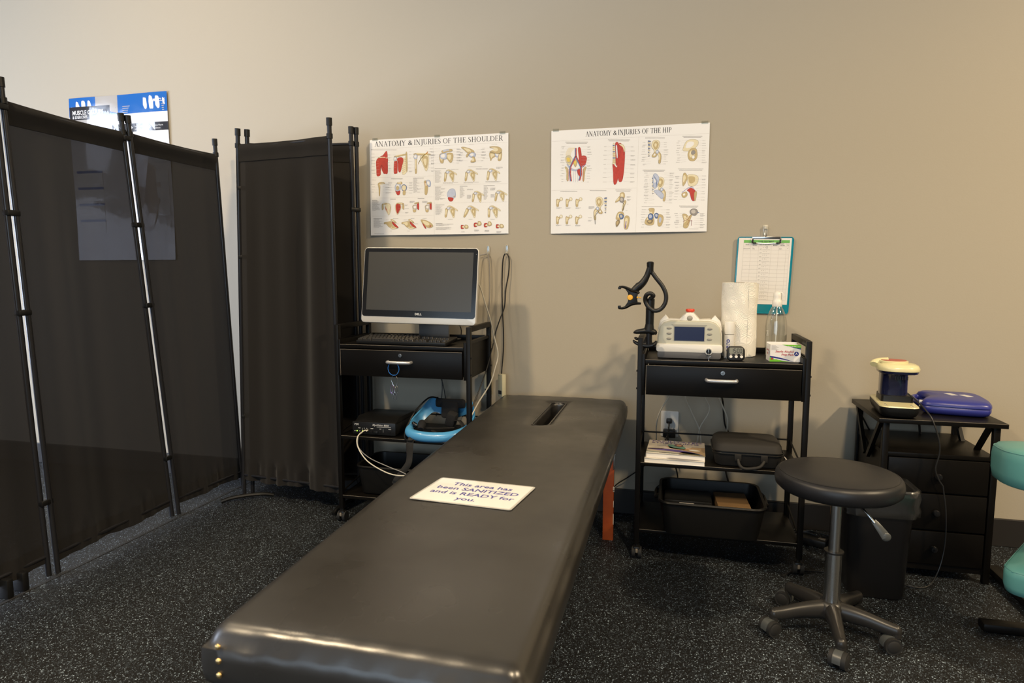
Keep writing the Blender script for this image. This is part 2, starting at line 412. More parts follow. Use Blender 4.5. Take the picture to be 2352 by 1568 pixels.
# post pairs: (base y, top y)
ln = [((xs-.02, .71, .0), (xs, .68, 1.90)), ((xs, 1.32, 0), (xs, 1.27, 1.90)), ((xs-.006, 1.974, 0), (xs-.001, 1.900, 1.90)), ((xs+.006, 2.004, 0), (xs+.001, 1.929, 1.90)),
      ((xs-.006, 2.635, 0), (xs-.016, 2.478, 1.90)), ((xs+.006, 2.666, 0), (xs-.004, 2.503, 1.895)), ((xs+.03, 3.13, 0), (xs+.008, 3.06, 1.90))]
for b_, t_ in ln: post(t, b_, t_)
for a, b, s in ((0, 1, 3), (1, 2, 11), (3, 4, 5), (5, 6, 8)):
    hanging(t, ln[a][0], ln[a][1], ln[b][0], ln[b][1], 1.825, .05, .009, 2.6, M_cloth, seed=s)
for k in (2, 4):
    for z in (.30, 1.05, 1.42, 1.80):
        q = (lerp(*ln[k], z/1.9)+lerp(*ln[k+1], z/1.9))/2; hinge(t, q, pi/2)
for y in (1.80, 1.86): foot(t, (xs, y), 0, .08) if 0 else None
bm = B()
for y in (1.79, 1.85): b2(bm, xs-.02, xs+.035, y-.013, y+.013, 0, .075, .006)
obj('foot', bm, M_blk, t)
t = thing('folding_screen', 'black fabric folding screen folded nearly shut beside the computer cart', 'folding screen', (-2.0, 2.95, 0))
q = [((-2.22, 2.955, 0), (-2.105, 2.874, 1.90)), ((-2.19, 2.985, 0), (-2.075, 2.905, 1.90)), ((-1.605, 2.885, 0), (-1.566, 2.800, 1.905)), ((-1.615, 3.10, 0), (-1.600, 3.075, 1.925)), ((-1.600, 3.13, 0), (-1.585, 3.10, 1.925))]
for b_, t_ in q: post(t, b_, t_)
hanging(t, q[0][0], q[0][1], q[2][0], q[2][1], 1.83, .10, .024, 3.1, M_cloth2, seed=21)
hanging(t, q[1][0], q[1][1], q[3][0], q[3][1], 1.84, .10, .012, 2.6, M_cloth2, seed=9)
for z in (.45, 1.28, 1.62): hinge(t, (lerp(*q[0], z/1.9)+lerp(*q[1], z/1.9))/2+Vector((-.006, 0, 0)), .8)
for z in (.35, 1.5): hinge(t, (lerp(*q[3], z/1.9)+lerp(*q[4], z/1.9))/2, .8)
foot(t, (-2.18, 2.93), rad(38), .26); foot(t, (-1.62, 2.93), rad(90), .2)
# ---------------------------------------------------------------- wall charts
TH, TN = .135, .045
def arc(cx, cy, rx, ry, a0, a1, n=14, st=True, kth=TH, ktn=TN):
    o = []
    for i in range(n+1):
        a = rad(a0+(a1-a0)*i/n); wd = ktn+(kth-ktn)*abs(cos(a))**1.4 if st else ktn
        o.append((cx+rx*cos(a), cy+ry*sin(a), wd))
    return o
def sv(x, w=TH, y0=0, y1=1): return [(x, y0, w), (x, y1, w)]
def sf(x, y, l=.11): return [(x-l, y, TN), (x+l, y, TN)]
SER = {   # letters as variable-width strokes, unit cap height
 'A': (.80, [[(.14,0,TN),(.40,1,TN)], [(.38,1,TH),(.68,0,TH)], [(.22,.34,TN),(.56,.34,TN)], sf(.14,0), sf(.68,0,.12)]),
 'N': (.86, [sv(.16,TN), [(.15,1,TH),(.70,0,TH)], sv(.71,TN), sf(.14,1), sf(.16,0), sf(.71,1)]),
 'T': (.74, [sv(.37), [(.06,.98,TN),(.68,.98,TN)], [(.06,1,TN),(.05,.78,TN)], [(.68,1,TN),(.69,.78,TN)], sf(.37,0,.13)]),
 'O': (.86, [arc(.43,.5,.33,.49,0,360,28)]),
 'M': (1.02, [sv(.17,TN), [(.18,1,TH),(.50,.02,TH*.8)], [(.50,.02,TN),(.83,1,TN)], sv(.85), sf(.15,1), sf(.15,0), sf(.85,0,.12), sf(.87,1)]),
 'Y': (.76, [[(.10,1,TH),(.38,.48,TH)], [(.68,1,TN),(.40,.48,TN)], sv(.39,TH,0,.5), sf(.39,0,.13), sf(.10,1,.1), sf(.68,1,.1)]),
 'I': (.40, [sv(.20), sf(.20,0,.13), sf(.20,1,.13)]),
 'J': (.44, [sv(.27,TH,-.02,1), arc(.07,-.02,.20,.22,0,-110,8), sf(.27,1,.13)]),
 'U': (.84, [[(.20,1,TH),(.20,.35,TH)], arc(.44,.35,.24,.34,180,360,12), [(.68,.35,TN),(.68,1,TN)], sf(.20,1,.13), sf(.68,1)]),
 'R': (.78, [sv(.20), arc(.36,.74,.22,.25,-90,90,10), [(.2,.985,TN),(.37,.985,TN)], [(.2,.49,TN),(.37,.49,TN)], [(.38,.49,TH),(.68,0,TH)], sf(.20,0,.13), sf(.70,0,.08), sf(.14,1,.07)]),
 'I2': (.4, []),
 'E': (.66, [sv(.20), [(.12,.98,TN),(.58,.98,TN)], [(.58,1,TN),(.59,.82,TN)], [(.2,.52,TN),(.48,.52,TN)], [(.48,.6,TN),(.48,.42,TN)], [(.1,.02,TN),(.60,.02,TN)], [(.60,.0,TN),(.62,.2,TN)]]),
 'F': (.62, [sv(.20), [(.12,.98,TN),(.56,.98,TN)], [(.56,1,TN),(.57,.82,TN)], [(.2,.50,TN),(.46,.50,TN)], [(.46,.6,TN),(.46,.40,TN)], sf(.20,0,.13)]),
 'S': (.60, [[(.50,.80,TN),(.47,.93,TN),(.32,.985,TN),(.16,.92,.08),(.12,.76,TH),(.22,.60,TH),(.36,.50,TH),(.48,.36,TH),(.48,.18,TH),(.38,.05,.07),(.25,.01,TN),(.13,.06,TN),(.09,.22,TN)]]),
 'H': (.88, [sv(.20), sv(.68), [(.2,.51,TN),(.68,.51,TN)], sf(.20,0,.12), sf(.20,1,.12), sf(.68,0,.12), sf(.68,1,.12)]),
 'L': (.66, [sv(.20), sf(.20,1,.13), [(.1,.02,TN),(.60,.02,TN)], [(.60,0,TN),(.62,.24,TN)]]),
 'D': (.86, [sv(.20), arc(.34,.5,.42,.48,-90,90,14), [(.1,.98,TN),(.35,.98,TN)], [(.1,.02,TN),(.35,.02,TN)]]),
 'P': (.70, [sv(.20), arc(.36,.72,.24,.26,-90,90,10), [(.12,.985,TN),(.37,.985,TN)], [(.2,.46,TN),(.37,.46,TN)], sf(.20,0,.13)]),
}
def serif(ink, s, x0, x1, y, hgt, mi, slope=0):
    """title between x0 and x1, baseline y (y down), cap height hgt"""
    adv = sum((.36 if c == ' ' else .78 if c == '&' else SER[c][0]) for c in s); k = (x1-x0)/adv; x = x0
    for c in s:
        yb = y+slope*(x-x0)
        if c == ' ': x += .36*k; continue
        if c == '&': ink.text('&', x+.05*k, yb, hgt*1.38, mi, sx=1.0*k/hgt, ydir=-1); x += .78*k; continue
        for i, st in enumerate(SER[c][1]):
            cl = c == 'O'
            pts = [(x+p[0]*k, yb-p[1]*hgt) for p in st]; ink.line(pts[:-1] if cl else pts, [p[2]*hgt for p in (st[:-1] if cl else st)], mi, closed=cl, h=ink.h+i*ink.step*.5)
        x += SER[c][0]*k
class Chart:
    def __init__(s, ink, seed=1): s.i = ink; s.r = random.Random(seed)
    def blob(s, pts, c, dk, lt=None, ol=2.6, n=4, li=.55, off=(-.06, -.05)):
        P = sm(pts, n); s.i.poly(P, c); s.i.line(P, ol, dk, closed=True, h=s.i.h+s.i.step*.3)
        if lt is not None:
            cx = sum(p[0] for p in P)/len(P); cy = sum(p[1] for p in P)/len(P); w = max(p[0] for p in P)-min(p[0] for p in P)
            s.i.poly([(cx+(p[0]-cx)*li+off[0]*w, cy+(p[1]-cy)*li+off[1]*w) for p in P], lt, h=s.i.h+s.i.step*.5)
        s.i.up(.7)
    def at(s, cx, cy, k, pts, fx=1): return [(cx+p[0]*k*fx, cy+p[1]*k) for p in pts]
    def label(s, x, y, w, lines=1, to=None):
        """a tiny caption: rows of short dark dashes, with an optional leader line"""
        for j in range(lines):
            xx = x; e = x+w*(1 if j < lines-1 else s.r.uniform(.6, 1))
            while xx < e:
                l = s.r.uniform(5, 15); s.i.rect(xx, y+j*9, min(xx+l, e), y+j*9+3.4, G); xx += l+3.2
        if to: s.i.line([(x+w if to[0] > x+w/2 else x-2, y+2), to], 1.2, LG)
    def para(s, x, y, w, n, pitch=10.5):
        for j in range(n): s.label(x, y+j*pitch, w*(1 if j < n-1 else .6))
    def head(s, x, y, w):
        xx = x
        while xx < x+w:
            l = s.r.uniform(6, 13); s.i.rect(xx, y, min(xx+l, x+w), y+6, G); xx += l+2.2
    def ring(s, cx, cy, n, rx, ry, side=0):
        for k in range(n):
            t = (k+.5)/n; yy = cy-ry+2*ry*t
            for sg in ((-1, 1) if side == 0 else (side,)):
                w = s.r.uniform(38, 62); x = cx+sg*rx
                s.label(x-w if sg < 0 else x, yy+s.r.uniform(-4, 4), w, s.r.choice((1, 1, 2)), (cx+sg*rx*.45, yy+s.r.uniform(-12, 12)))
    # --- drawings
    def scapula(s, cx, cy, k=1, cap=BU, arm=0, fx=1):
        A = lambda p: s.at(cx, cy, k, p, fx)
        s.blob(A([(-80,-30),(-58,-42),(-42,-28),(-52,20),(-66+arm,95),(-92+arm,95),(-86+arm*.5,20)]), BO, BD, BL)
        s.blob(A([(0,-30),(40,-38),(62,-20),(60,40),(52,100),(36,108),(16,70),(-8,18),(-16,-6)]), BL, BD, None)
        s.blob(A([(6,-18),(38,-26),(52,-12),(50,38),(42,84),(24,60),(2,16)]), BO, BD, BL, li=.4)
        s.blob(A([(-60,-60),(-20,-76),(20,-62),(56,-40),(98,-12),(100,8),(84,0),(50,-22),(10,-42),(-30,-48)]), BL, BD, BO, li=.5)
        s.blob(A([(-66,-40),(-44,-58),(-12,-52),(-14,-28),(-36,-16),(-56,-22)]), cap, BD, PA if cap == BU else None, li=.45)
    def redscap(s, cx, cy, k=1, fx=1):
        A = lambda p: s.at(cx, cy, k, p, fx)
        s.blob(A([(-10,-60),(40,-70),(66,-30),(62,40),(40,96),(22,90),(-6,40),(-24,-10)]), BL, BD)
        s.blob(A([(-4,-50),(38,-60),(58,-26),(52,36),(34,84),(14,60),(-14,0)]), RE, RD)
        for a in range(4): s.i.line(A([(-8+a*14,-48),(14+a*7,72)]), 3*k, RD)
        s.blob(A([(-62,-62),(-20,-76),(24,-70),(20,-58),(-30,-52),(-60,-44)]), BO, BD, BL)
        s.blob(A([(-66,-50),(-48,-56),(-42,0),(-54,24),(-66,18)]), BO, BD)
    def femur(s, cx, cy, k=1, fx=1):
        A = lambda p: s.at(cx, cy, k, p, fx)
        s.blob(A([(-38,-22),(-24,-32),(-8,-22),(8,-30),(18,-18),(-2,6),(-6,20),(-10,60),(-34,60),(-38,16)]), BO, BD, BL)
        s.blob(A([(10,-44),(28,-50),(42,-38),(42,-20),(28,-10),(12,-16),(6,-30)]), BL, BD, PA, li=.4)
    def pelvis(s, cx, cy, k=1, fx=1, c=BO, sac=True):
        A = lambda p: s.at(cx, cy, k, p, fx)
        if sac:
            for j in range(9): s.blob(A([(-96+j,-96+j*24),(-66,-92+j*24),(-62-j*2,-80+j*22),(-94+j,-80+j*24)]), BL if j % 2 else BUD, BD, None, 2, 2)
        s.blob(A([(-50,-30),(-36,-84),(0,-104),(40,-92),(52,-50),(40,0),(20,30),(10,64),(-10,56),(-20,20),(-40,0)]), BL, BD)
        s.blob(A([(-28,-34),(-14,-74),(12,-84),(36,-62),(34,-22),(14,14),(-8,12)]), c, BD, BL, li=.45)
        s.blob(A([(-10,50),(14,58),(22,84),(4,112),(-30,118),(-44,100),(-26,74)]), BO, BD, PA, li=.42, off=(0,0))
        s.blob(A([(24,40),(46,44),(64,66),(76,100),(68,190),(44,190),(46,110),(22,72)]), BO, BD, BL)
        s.blob(A([(8,36),(34,30),(44,50),(30,72),(8,64)]), BU, BUD, PA, li=.4)
PT = .0012
def sheet(fn, W, H, nu=24, nv=16):
    """thin bent paper with both faces and an edge"""
    bm = B(); gs = []
    for h in (0, -.0006):
        gs.append([[bm.verts.new(fn(i/nu, j/nv, h)) for i in range(nu+1)] for j in range(nv+1)])
    for g, fl in zip(gs, (0, 1)):
        for j in range(nv):
            for i in range(nu):
                q = (g[j][i], g[j][i+1], g[j+1][i+1], g[j+1][i]); bm.faces.new(q if fl else q[::-1])
    bd = [(0, i) for i in range(nu)]+[(j, nu) for j in range(nv)]+[(nv, nu-i) for i in range(nu)]+[(nv-j, 0) for j in range(nv)]
    for a, b in zip(bd, bd[1:]+bd[:1]):
        bm.faces.new((gs[0][a[0]][a[1]], gs[0][b[0]][b[1]], gs[1][b[0]][b[1]], gs[1][a[0]][a[1]]))
    bmesh.ops.recalc_face_normals(bm, faces=bm.faces[:]); return bm
def wallmap(x0, z1, W, H, bend):
    def fn(u, v, h):   # u right, v down, h off the wall
        return Vector((x0+u*W, D-.003-bend(u, v)-h, z1-v*H))
    return fn
def finish(ink, name, t, bent=None):
    o = obj(name, ink.bm, INK, t, smooth=False); return o
# ---- shoulder chart
bend_s = lambda u, v: .002+.010*(sin(pi*u)*max(0, v-.55)/.45)+.012*max(0, .12-u)/.12*(v > .0)*(.3+.7*v)
fs = wallmap(-1.566, 1.888, .746, .492, bend_s)
t = thing('wall_chart', 'white landscape chart titled ANATOMY & INJURIES OF THE SHOULDER above the computer', 'poster', (-1.19, D-.004, 1.396), group='anatomy wall charts')
obj('paper_sheet', sheet(fs, .746, .492), M_poster, t, ang=60)
ink = Ink(step=.00003, fn=lambda x, y, h: fs((x-62)/1844, (y-(192-.047*(x-60)))/((1462-.013*(x-98))-(192-.047*(x-60))), h)); ch = Chart(ink, 3)
ink.h = .0002; serif(ink, 'ANATOMY & INJURIES OF THE SHOULDER', 128, 1838, 279, 66, K, -.044)
def rule(x0, y0, x1, y1, w=1.6, mi=LG):
    n = 12
    ink.line([(x0+(x1-x0)*k/n, y0+(y1-y0)*k/n) for k in range(n+1)], w, mi)
rule(76, 312, 1895, 228); rule(928, 270, 940, 1450)
for a, b in ((690, 665), (962, 944), (1204, 1190)): rule(82, a, 930, b)
for a, b in ((790, 770), (1030, 1014)): rule(938, a, 1895, b)
ch.head(80, 318, 350); ink.text('NORMAL SHOULDER ANATOMY', 80, 330, 24, G, ydir=-1, sx=.98) if 0 else None
# row 1: red deltoid and pectoral, rib cage, nerves
ch.blob([(150,470),(190,425),(300,425),(305,500),(300,628),(262,634),(250,636),(228,598),(212,545),(208,600),(202,655),(156,664),(150,570)], RE, RD)
ch.blob([(178,425),(240,392),(278,345),(298,342),(300,425),(240,415)], RE, RD); ch.blob([(172,420),(240,412),(300,418),(300,434),(230,432)], BL, BD)
for a in range(5): ink.line([(215,530),(296,450+a*36)], 2.6, RD)
ink.line([(212,530),(206,600)], 7, RD); ch.ring(230, 500, 7, 92, 150, -1)
for k in range(8): ch.blob([(480+k*3,440+k*27),(560,425+k*24),(572,440+k*24),(490+k*5,462+k*27)], BL, BD, None, 2.2, 2)
ch.blob([(555,370),(575,370),(576,580),(560,590)], BO, BD, None); ch.blob([(400,405),(470,390),(560,372),(560,388),(470,408),(405,420)], BO, BD, BL)
ch.blob([(395,480),(420,460),(440,490),(436,620),(420,632),(390,624)], RE, RD); ch.blob([(440,435),(500,420),(522,460),(500,540),(478,612),(452,600),(446,500)], RE, RD)
for a in range(4): ink.line([(448,480),(505,440+a*40)], 2.2, RD)
ch.blob([(394,420),(420,410),(436,440),(410,470),(392,460)], BU, BD, PA); ch.ring(470, 490, 7, 118, 125, -1)
ch.blob([(680,400),(700,392),(708,420),(704,530),(702,624),(680,624),(680,500)], BO, BD, BL); ch.blob([(660,380),(700,365),(790,372),(880,374),(880,390),(780,392),(700,392)], BO, BD, BL)
ch.blob([(770,398),(862,392),(862,520),(842,590),(822,596),(790,520),(752,430)], BL, BD); ch.blob([(784,420),(850,412),(850,510),(830,566),(800,520)], BO, BD, BL)
ch.blob([(664,400),(692,380),(716,398),(706,440),(672,440)], BU, BD, PA)
for a in range(4): ink.line([(722+a*4,512-a*10),(760,440),(800,400-a*3),(858,340+a*12)], 5, (YE, RE, YE, YE)[a])
ch.ring(770, 470, 7, 128, 150, 0)
# row 2
ch.blob([(168,770),(200,750),(250,752),(262,768),(220,764),(196,780),(198,820),(190,925),(180,922),(176,830)], BO, BD, BL)
ch.label(84, 718, 60); ch.ring(200, 830, 4, 70, 70, 0)
ch.blob([(402,800),(430,762),(470,764),(484,800),(470,850),(430,868),(404,850)], BU, BUD, PA); ch.blob([(418,812),(440,798),(456,820),(446,850),(424,850)], BO, BD)
ch.blob([(404,862),(430,872),(470,862),(462,910),(430,916)], RE, RD); ch.blob([(424,760),(490,742),(500,770),(470,776)], BO, BD, BL)
ch.blob([(494,800),(524,778),(560,800),(556,850),(524,866),(496,850)], BUD, BUD); ch.blob([(500,804),(524,786),(552,804),(548,846),(524,858),(502,846)], BL, BD); ch.blob([(512,862),(544,862),(540,914),(510,914)], BO, BD, BL)
ch.head(350, 700, 160); ch.ring(480, 820, 5, 118, 85, 0)
ch.head(652, 690, 145); ch.para(654, 704, 60, 18); ch.blob([(800,740),(824,728),(850,740),(852,800),(840,905),(808,905),(808,800)], BO, BD, BL)
ch.blob([(832,730),(864,720),(890,750),(886,800),(860,808),(838,780)], BU, BUD, PA); ink.line([(822,740),(812,780),(830,812),(850,790)], 3, RE); ch.ring(820, 820, 4, 70, 80, -1)
# row 3
ch.head(86, 985, 66); ch.para(88, 998, 108, 13); ch.redscap(278, 1095, .92); ch.redscap(462, 1090, .92, -1)
ch.head(330, 970, 78); ch.head(712, 962, 90)
for dx in (0, 172):
    ch.blob([(640+dx,1070),(664+dx,1052),(704+dx,1060),(690+dx,1100),(684+dx,1145),(652+dx,1145),(644+dx,1100)], BO, BD, BL)
    ch.blob([(648+dx,1066),(700+dx,1056),(702+dx,1108),(656+dx,1110)], LG, G, PA, 2); ch.blob([(700+dx,1026),(726+dx,1018),(728+dx,1112),(708+dx,1104),(704+dx,1060)], RE, RD)
    ch.blob([(668+dx,1026),(724+dx,1014),(720+dx,1030),(680+dx,1038)], BO, BD); ch.label(602+dx, 1000, 70, 3)
ch.ring(370, 1100, 3, 170, 70, 1)
# row 4
ch.head(102, 1232, 115); ch.para(104, 1246, 122, 11)
for dx in (0, 248):
    ch.blob([(244+dx,1288),(300+dx,1276),(350+dx,1274),(360+dx,1330),(334+dx,1356),(300+dx,1340),(272+dx,1310),(246+dx,1308)], BO, BD, BL)
    ch.blob([(330+dx,1350),(372+dx,1330),(440+dx,1358),(360+dx,1376)], BL, BD, BO); ch.blob([(354+dx,1280),(380+dx,1290),(444+dx,1352),(420+dx,1356),(378+dx,1326)], RE, RD)
    ch.blob([(334+dx,1252),(360+dx,1244),(414+dx,1286),(400+dx,1294),(350+dx,1266)], BO, BD, BL); ch.label(270+dx, 1250, 60, 1); ch.label(370+dx, 1232, 80, 1); ch.label(412+dx, 1304, 60); ch.label(322+dx, 1400, 46)
ch.blob([(760,1250),(830,1262),(900,1300),(920,1340),(870,1362),(800,1330),(764,1280)], BO, BD, BL); ch.blob([(776,1300),(800,1318),(828,1368),(808,1360)], RE, RD); ch.blob([(880,1330),(898,1336),(876,1346)], RE, RD)
ch.label(780, 1232, 88); ch.label(112, 1438, 130)
# right side
ch.blob([(1010,400),(1036,370),(1070,390),(1062,490),(1024,488)], BO, BD, BL); ch.blob([(1110,370),(1186,370),(1190,440),(1160,494),(1120,450),(1104,420)], BO, BD, BL)
ch.blob([(1020,390),(1070,366),(1106,380),(1100,440),(1050,444),(1024,430)], BU, BUD, PA, li=.6); ch.blob([(1040,340),(1100,318),(1176,316),(1176,340),(1110,352),(1060,370)], BO, BD, BU, li=.6)
ch.ring(1090, 400, 6, 150, 110, 0)
ch.blob([(1300,292),(1350,290),(1430,316),(1470,350),(1450,400),(1400,380),(1340,330)], BO, BD, BL); ch.blob([(1400,390),(1440,360),(1486,376),(1470,420),(1420,420)], BU, BUD, PA)
ch.blob([(1440,420),(1466,416),(1488,470),(1466,488),(1424,488),(1430,460),(1448,456)], BO, BD, BL); ch.blob([(1364,400),(1400,350),(1412,360),(1376,420)], BO, BD); ch.ring(1440, 390, 5, 120, 90, 0)
ch.blob([(1664,290),(1740,282),(1806,300),(1822,350),(1770,380),(1700,360),(1668,352),(1730,320)], BO, BD, BL); ch.blob([(1664,366),(1740,370),(1756,400),(1700,440),(1680,470)], BO, BD, BL)
ch.blob([(1736,372),(1790,350),(1812,390),(1780,424),(1744,414)], BU, BUD, PA); ch.blob([(1790,370),(1824,366),(1812,462),(1772,462)], BO, BD, BL); ch.ring(1740, 370, 4, 120, 90, -1)
for x in (1080, 1400, 1692): ch.label(x, 262 if x < 1300 else 250, 78)
ch.head(944, 566, 150); ch.para(946, 594, 92, 16)
for cx, cy in ((1150,650),(1424,646),(1710,636)): ch.scapula(cx, cy, .88); ch.label(cx-96, cy+104, 200, 2)
ch.label(1160, 580, 150); ch.label(1392, 546, 200); ch.label(1490, 570, 160, 2); ch.label(1752, 552, 80, 3)
ch.head(948, 810, 78); ch.para(948, 826, 92, 16); ch.blob([(1112,890),(1150,842),(1210,850),(1218,950),(1150,962),(1116,944)], BU, BUD, PA, li=.5); ch.blob([(1168,862),(1210,866),(1212,940),(1186,930)], BO, BD)
ch.blob([(1120,954),(1190,962),(1178,1002),(1140,1002)], RE, RD); ch.ring(1110, 900, 4, 36, 90, -1)
ch.head(1278, 802, 100); ch.para(1278, 818, 64, 14); ch.scapula(1512, 930, .82); ch.label(1372, 842, 80, 2); ch.label(1372, 920, 54, 6)
ch.head(1590, 794, 140); ch.para(1590, 812, 60, 17); ch.scapula(1806, 920, .82, RE if 0 else BU); ch.label(1676, 828, 64, 4); ch.label(1680, 914, 50, 5)
ch.head(952, 1050, 120); ch.para(954, 1066, 96, 12)
for cx, a in ((1160,0),(1434,-30),(1716,12)): ch.scapula(cx, 1130, .88, arm=a); ch.label(cx-40, 1244, 84)
ch.head(958, 1298, 90); ch.para(960, 1310, 262, 3); ch.para(960, 1352, 262, 4)
for cx, cy, r in ((1340,1348,0),(1510,1322,1),(1642,1326,1),(1796,1340,0)):
    ch.blob([(cx-44,cy-22),(cx-10,cy-20-8*r),(cx,cy),(cx-10,cy+22),(cx-44,cy+24)], RE, RD); ch.blob([(cx-36,cy),(cx-4,cy-14),(cx-4,cy+18)], BL, BD, None, 2)
    ch.blob([(cx+6,cy-24-20*r),(cx+36,cy-24-22*r),(cx+52,cy-14*r),(cx+40,cy+22-16*r),(cx+8,cy+20-10*r)], BO, BD, BL); ch.label(cx-40, cy+66, 60, 1 if cx < 1400 else 3)
obj('printing', ink.bm, INK, t, smooth=False)
for u in (.04, .5, .96): bm = B(); box(bm, fs(u, 0, .0012)+Vector((0, 0, .002)), (.03, .0008, .014), 0); obj('tape', bm, M_clear, t, smooth=False)
# ---- hip chart
bend_h = lambda u, v: .002+.010*(max(0, sin(pi*u))**.8*max(0, v-.45)/.55)
fh = wallmap(-.604, 1.886, .739, .494, bend_h)
t = thing('wall_chart', 'white landscape chart titled ANATOMY & INJURIES OF THE HIP, hanging to the right', 'poster', (-.235, D-.004, 1.392), group='anatomy wall charts')
obj('paper_sheet', sheet(fh, .739, .494), M_poster, t, ang=60)
ink = Ink(step=.00003, fn=lambda x, y, h: fh((x-92)/2012, (y-(185-.0527*(x-95)))/((1495-.02*(x-92))-(185-.0527*(x-95))), h)); ch = Chart(ink, 5)
ink.h = .0002; serif(ink, 'ANATOMY & INJURIES OF THE HIP', 546, 1640, 254, 62, K, -.052)
rule(98, 318, 2118, 214); rule(1232, 256, 1218, 1472); rule(98, 940, 1220, 904)
def cap(s_, x, y, w, n=1): 
    for j in range(n): ch.head(x-w/2+j*14, y+j*15, w-j*28)
cap(0, 430, 322, 300, 2); cap(0, 980, 292, 280, 2); cap(0, 1436, 268, 244); cap(0, 1896, 246, 240, 2); cap(0, 1430, 672, 280, 2); cap(0, 1888, 656, 310, 2)
cap(0, 332, 946, 226); cap(0, 720, 936, 216); cap(0, 1048, 926, 204, 2); cap(0, 1418, 1138, 260); cap(0, 1876, 1128, 234, 2)
# pelvis with vessels
for a in range(7): ink.line(sm([(340+a*14,400),(290+a*10,470),(320+a*8,600)], 5)[:10], 2.5, YE)
ch.blob([(280,540),(300,500),(350,500),(380,560),(350,610),(310,600)], BL, BD, YE, li=.5); ch.blob([(550,500),(566,540),(540,620),(500,640),(470,560),(500,500)], RE, RD)
ch.blob([(384,560),(420,540),(444,570),(420,640),(396,610)], BO, BD, YE); ch.blob([(300,600),(360,650),(420,672),(490,640),(560,600),(480,660),(420,690),(350,670)], BU, BUD)
ch.blob([(450,400),(480,398),(498,500),(500,600),(470,620),(458,500)], RE, RD); ch.blob([(278,640),(300,640),(320,680),(320,810),(300,800),(296,700)], BO, BD, BL); ch.blob([(562,640),(540,640),(520,680),(516,810),(534,810),(546,700)], BO, BD, BL)
ch.blob([(440,680),(480,664),(500,700),(480,760),(452,730)], RE, RD)
for o_, c in ((-7, BUD), (6, RE)):
    ink.line([(418+o_,400),(420+o_,500),(400+o_,540),(350+o_,640),(346+o_,720),(360+o_,820)], 12, c); ink.line([(420+o_,500),(450+o_,560),(490+o_,640),(494+o_,730),(470+o_,812)], 12, c); ink.up()
for x in (396, 420, 446): ink.line([(x,680),(x+(x-420)*.2,830)], 2, BUD)
for x in (330, 520): ink.line([(x,660),(x,815)], 6, RE)
ch.ring(424, 600, 14, 150, 240, 0)
# thigh muscles
ch.blob([(905,360),(925,350),(960,540),(905,620),(912,500)], BL, BD)
for j in range(9): ink.rect(902, 360+j*26, 924+j*3, 374+j*26, BUD if j % 3 == 0 else BO)
ch.blob([(935,340),(975,335),(1010,450),(1000,560),(950,620),(940,480)], RE, RD); ch.blob([(980,352),(1030,360),(1058,420),(1054,640),(1030,810),(980,800),(990,600)], RE, RD)
ch.blob([(905,600),(950,640),(990,680),(960,840),(922,848),(912,700)], RE, RD); ch.blob([(1010,420),(1040,400),(1030,540),(960,740),(930,830),(960,640)], RE, RD)
ch.blob([(980,350),(1030,354),(1058,400),(1050,450),(1030,390)], BL, BD); ch.blob([(940,380),(956,370),(968,500),(956,520)], PA, BUD); ch.blob([(1010,620),(1030,640),(1020,680)], BU, BUD)
ch.ring(984, 600, 9, 150, 250, 0)
# fractures
for cy in (1080, 1304):
    for cx in (206, 334, 466): ch.femur(cx, cy, 1.05); ch.label(cx-40, cy+78, 72, 2)
ch.pelvis(742, 1120, .98, -1); ch.label(600, 1140, 76, 4); ch.label(596, 1284, 60); ch.label(596, 1318, 50, 2); ink.line([(745,1190),(684,1262),(690,1370)], 6, K)
ch.blob([(1010,970),(1060,966),(1064,1030),(1012,1040)], BO, BD, BL); ch.blob([(1004,1040),(1030,1016),(1058,1040),(1052,1080),(1014,1084)], G, K, LG); ch.blob([(1070,1060),(1086,1080),(1070,1130),(1050,1196),(1036,1190),(1048,1110)], BO, BD, BL)
ink.line([(1040,1090),(1060,1110),(1048,1190)], 7, K); ch.blob([(944,1088),(1000,1010),(1004,1060)], BO, BD, BL)
ch.blob([(986,1216),(1050,1214),(1060,1270),(1010,1310),(960,1300)], BO, BD, BL); ch.blob([(1000,1250),(1030,1234),(1060,1262),(1050,1296),(1016,1300)], BUD, K, LG); ch.blob([(1070,1290),(1100,1256),(1136,1290),(1116,1420),(1070,1420)], BO, BD, BL)
ch.blob([(960,1340),(1000,1310),(1010,1350),(970,1404)], BD, BD, BO); ink.line([(1092,1330),(1084,1420)], 10, PU); ch.label(1094, 1012, 54, 2); ch.label(1098, 1050, 50, 2); ch.label(1100, 1108, 26); ch.label(1084, 1188, 30)
# right side
ch.pelvis(1444, 398, .98); ch.ring(1440, 460, 10, 110, 150, 0)
ch.blob([(1784,420),(1820,320),(1880,290),(1960,300),(1970,350),(1930,400),(1880,430),(1820,436)], BL, BD, PA); ch.blob([(1860,430),(1900,400),(1950,410),(1964,500),(1930,556),(1870,552),(1846,490)], BO, BD, BL)
ch.blob([(1890,440),(1920,424),(1940,450),(1920,480),(1892,476)], G, BD); ch.blob([(1900,500),(1926,492),(1932,520),(1908,534)], PA, BD); ch.ring(1890, 440, 10, 130, 150, 0)
ch.pelvis(1510, 870, 1.02); ch.blob([(1424,740),(1460,720),(1500,780),(1476,880),(1440,910),(1424,840)], BU, BUD, PA, li=.3); ch.blob([(1440,940),(1500,930),(1560,990),(1540,1040),(1480,990)], BU, BUD)
for k in range(6): ink.line([(1430+k*10,740+k*12),(1480-k*4,860+k*6)], 3, BUD)
ch.ring(1500, 900, 16, 130, 200, 0)
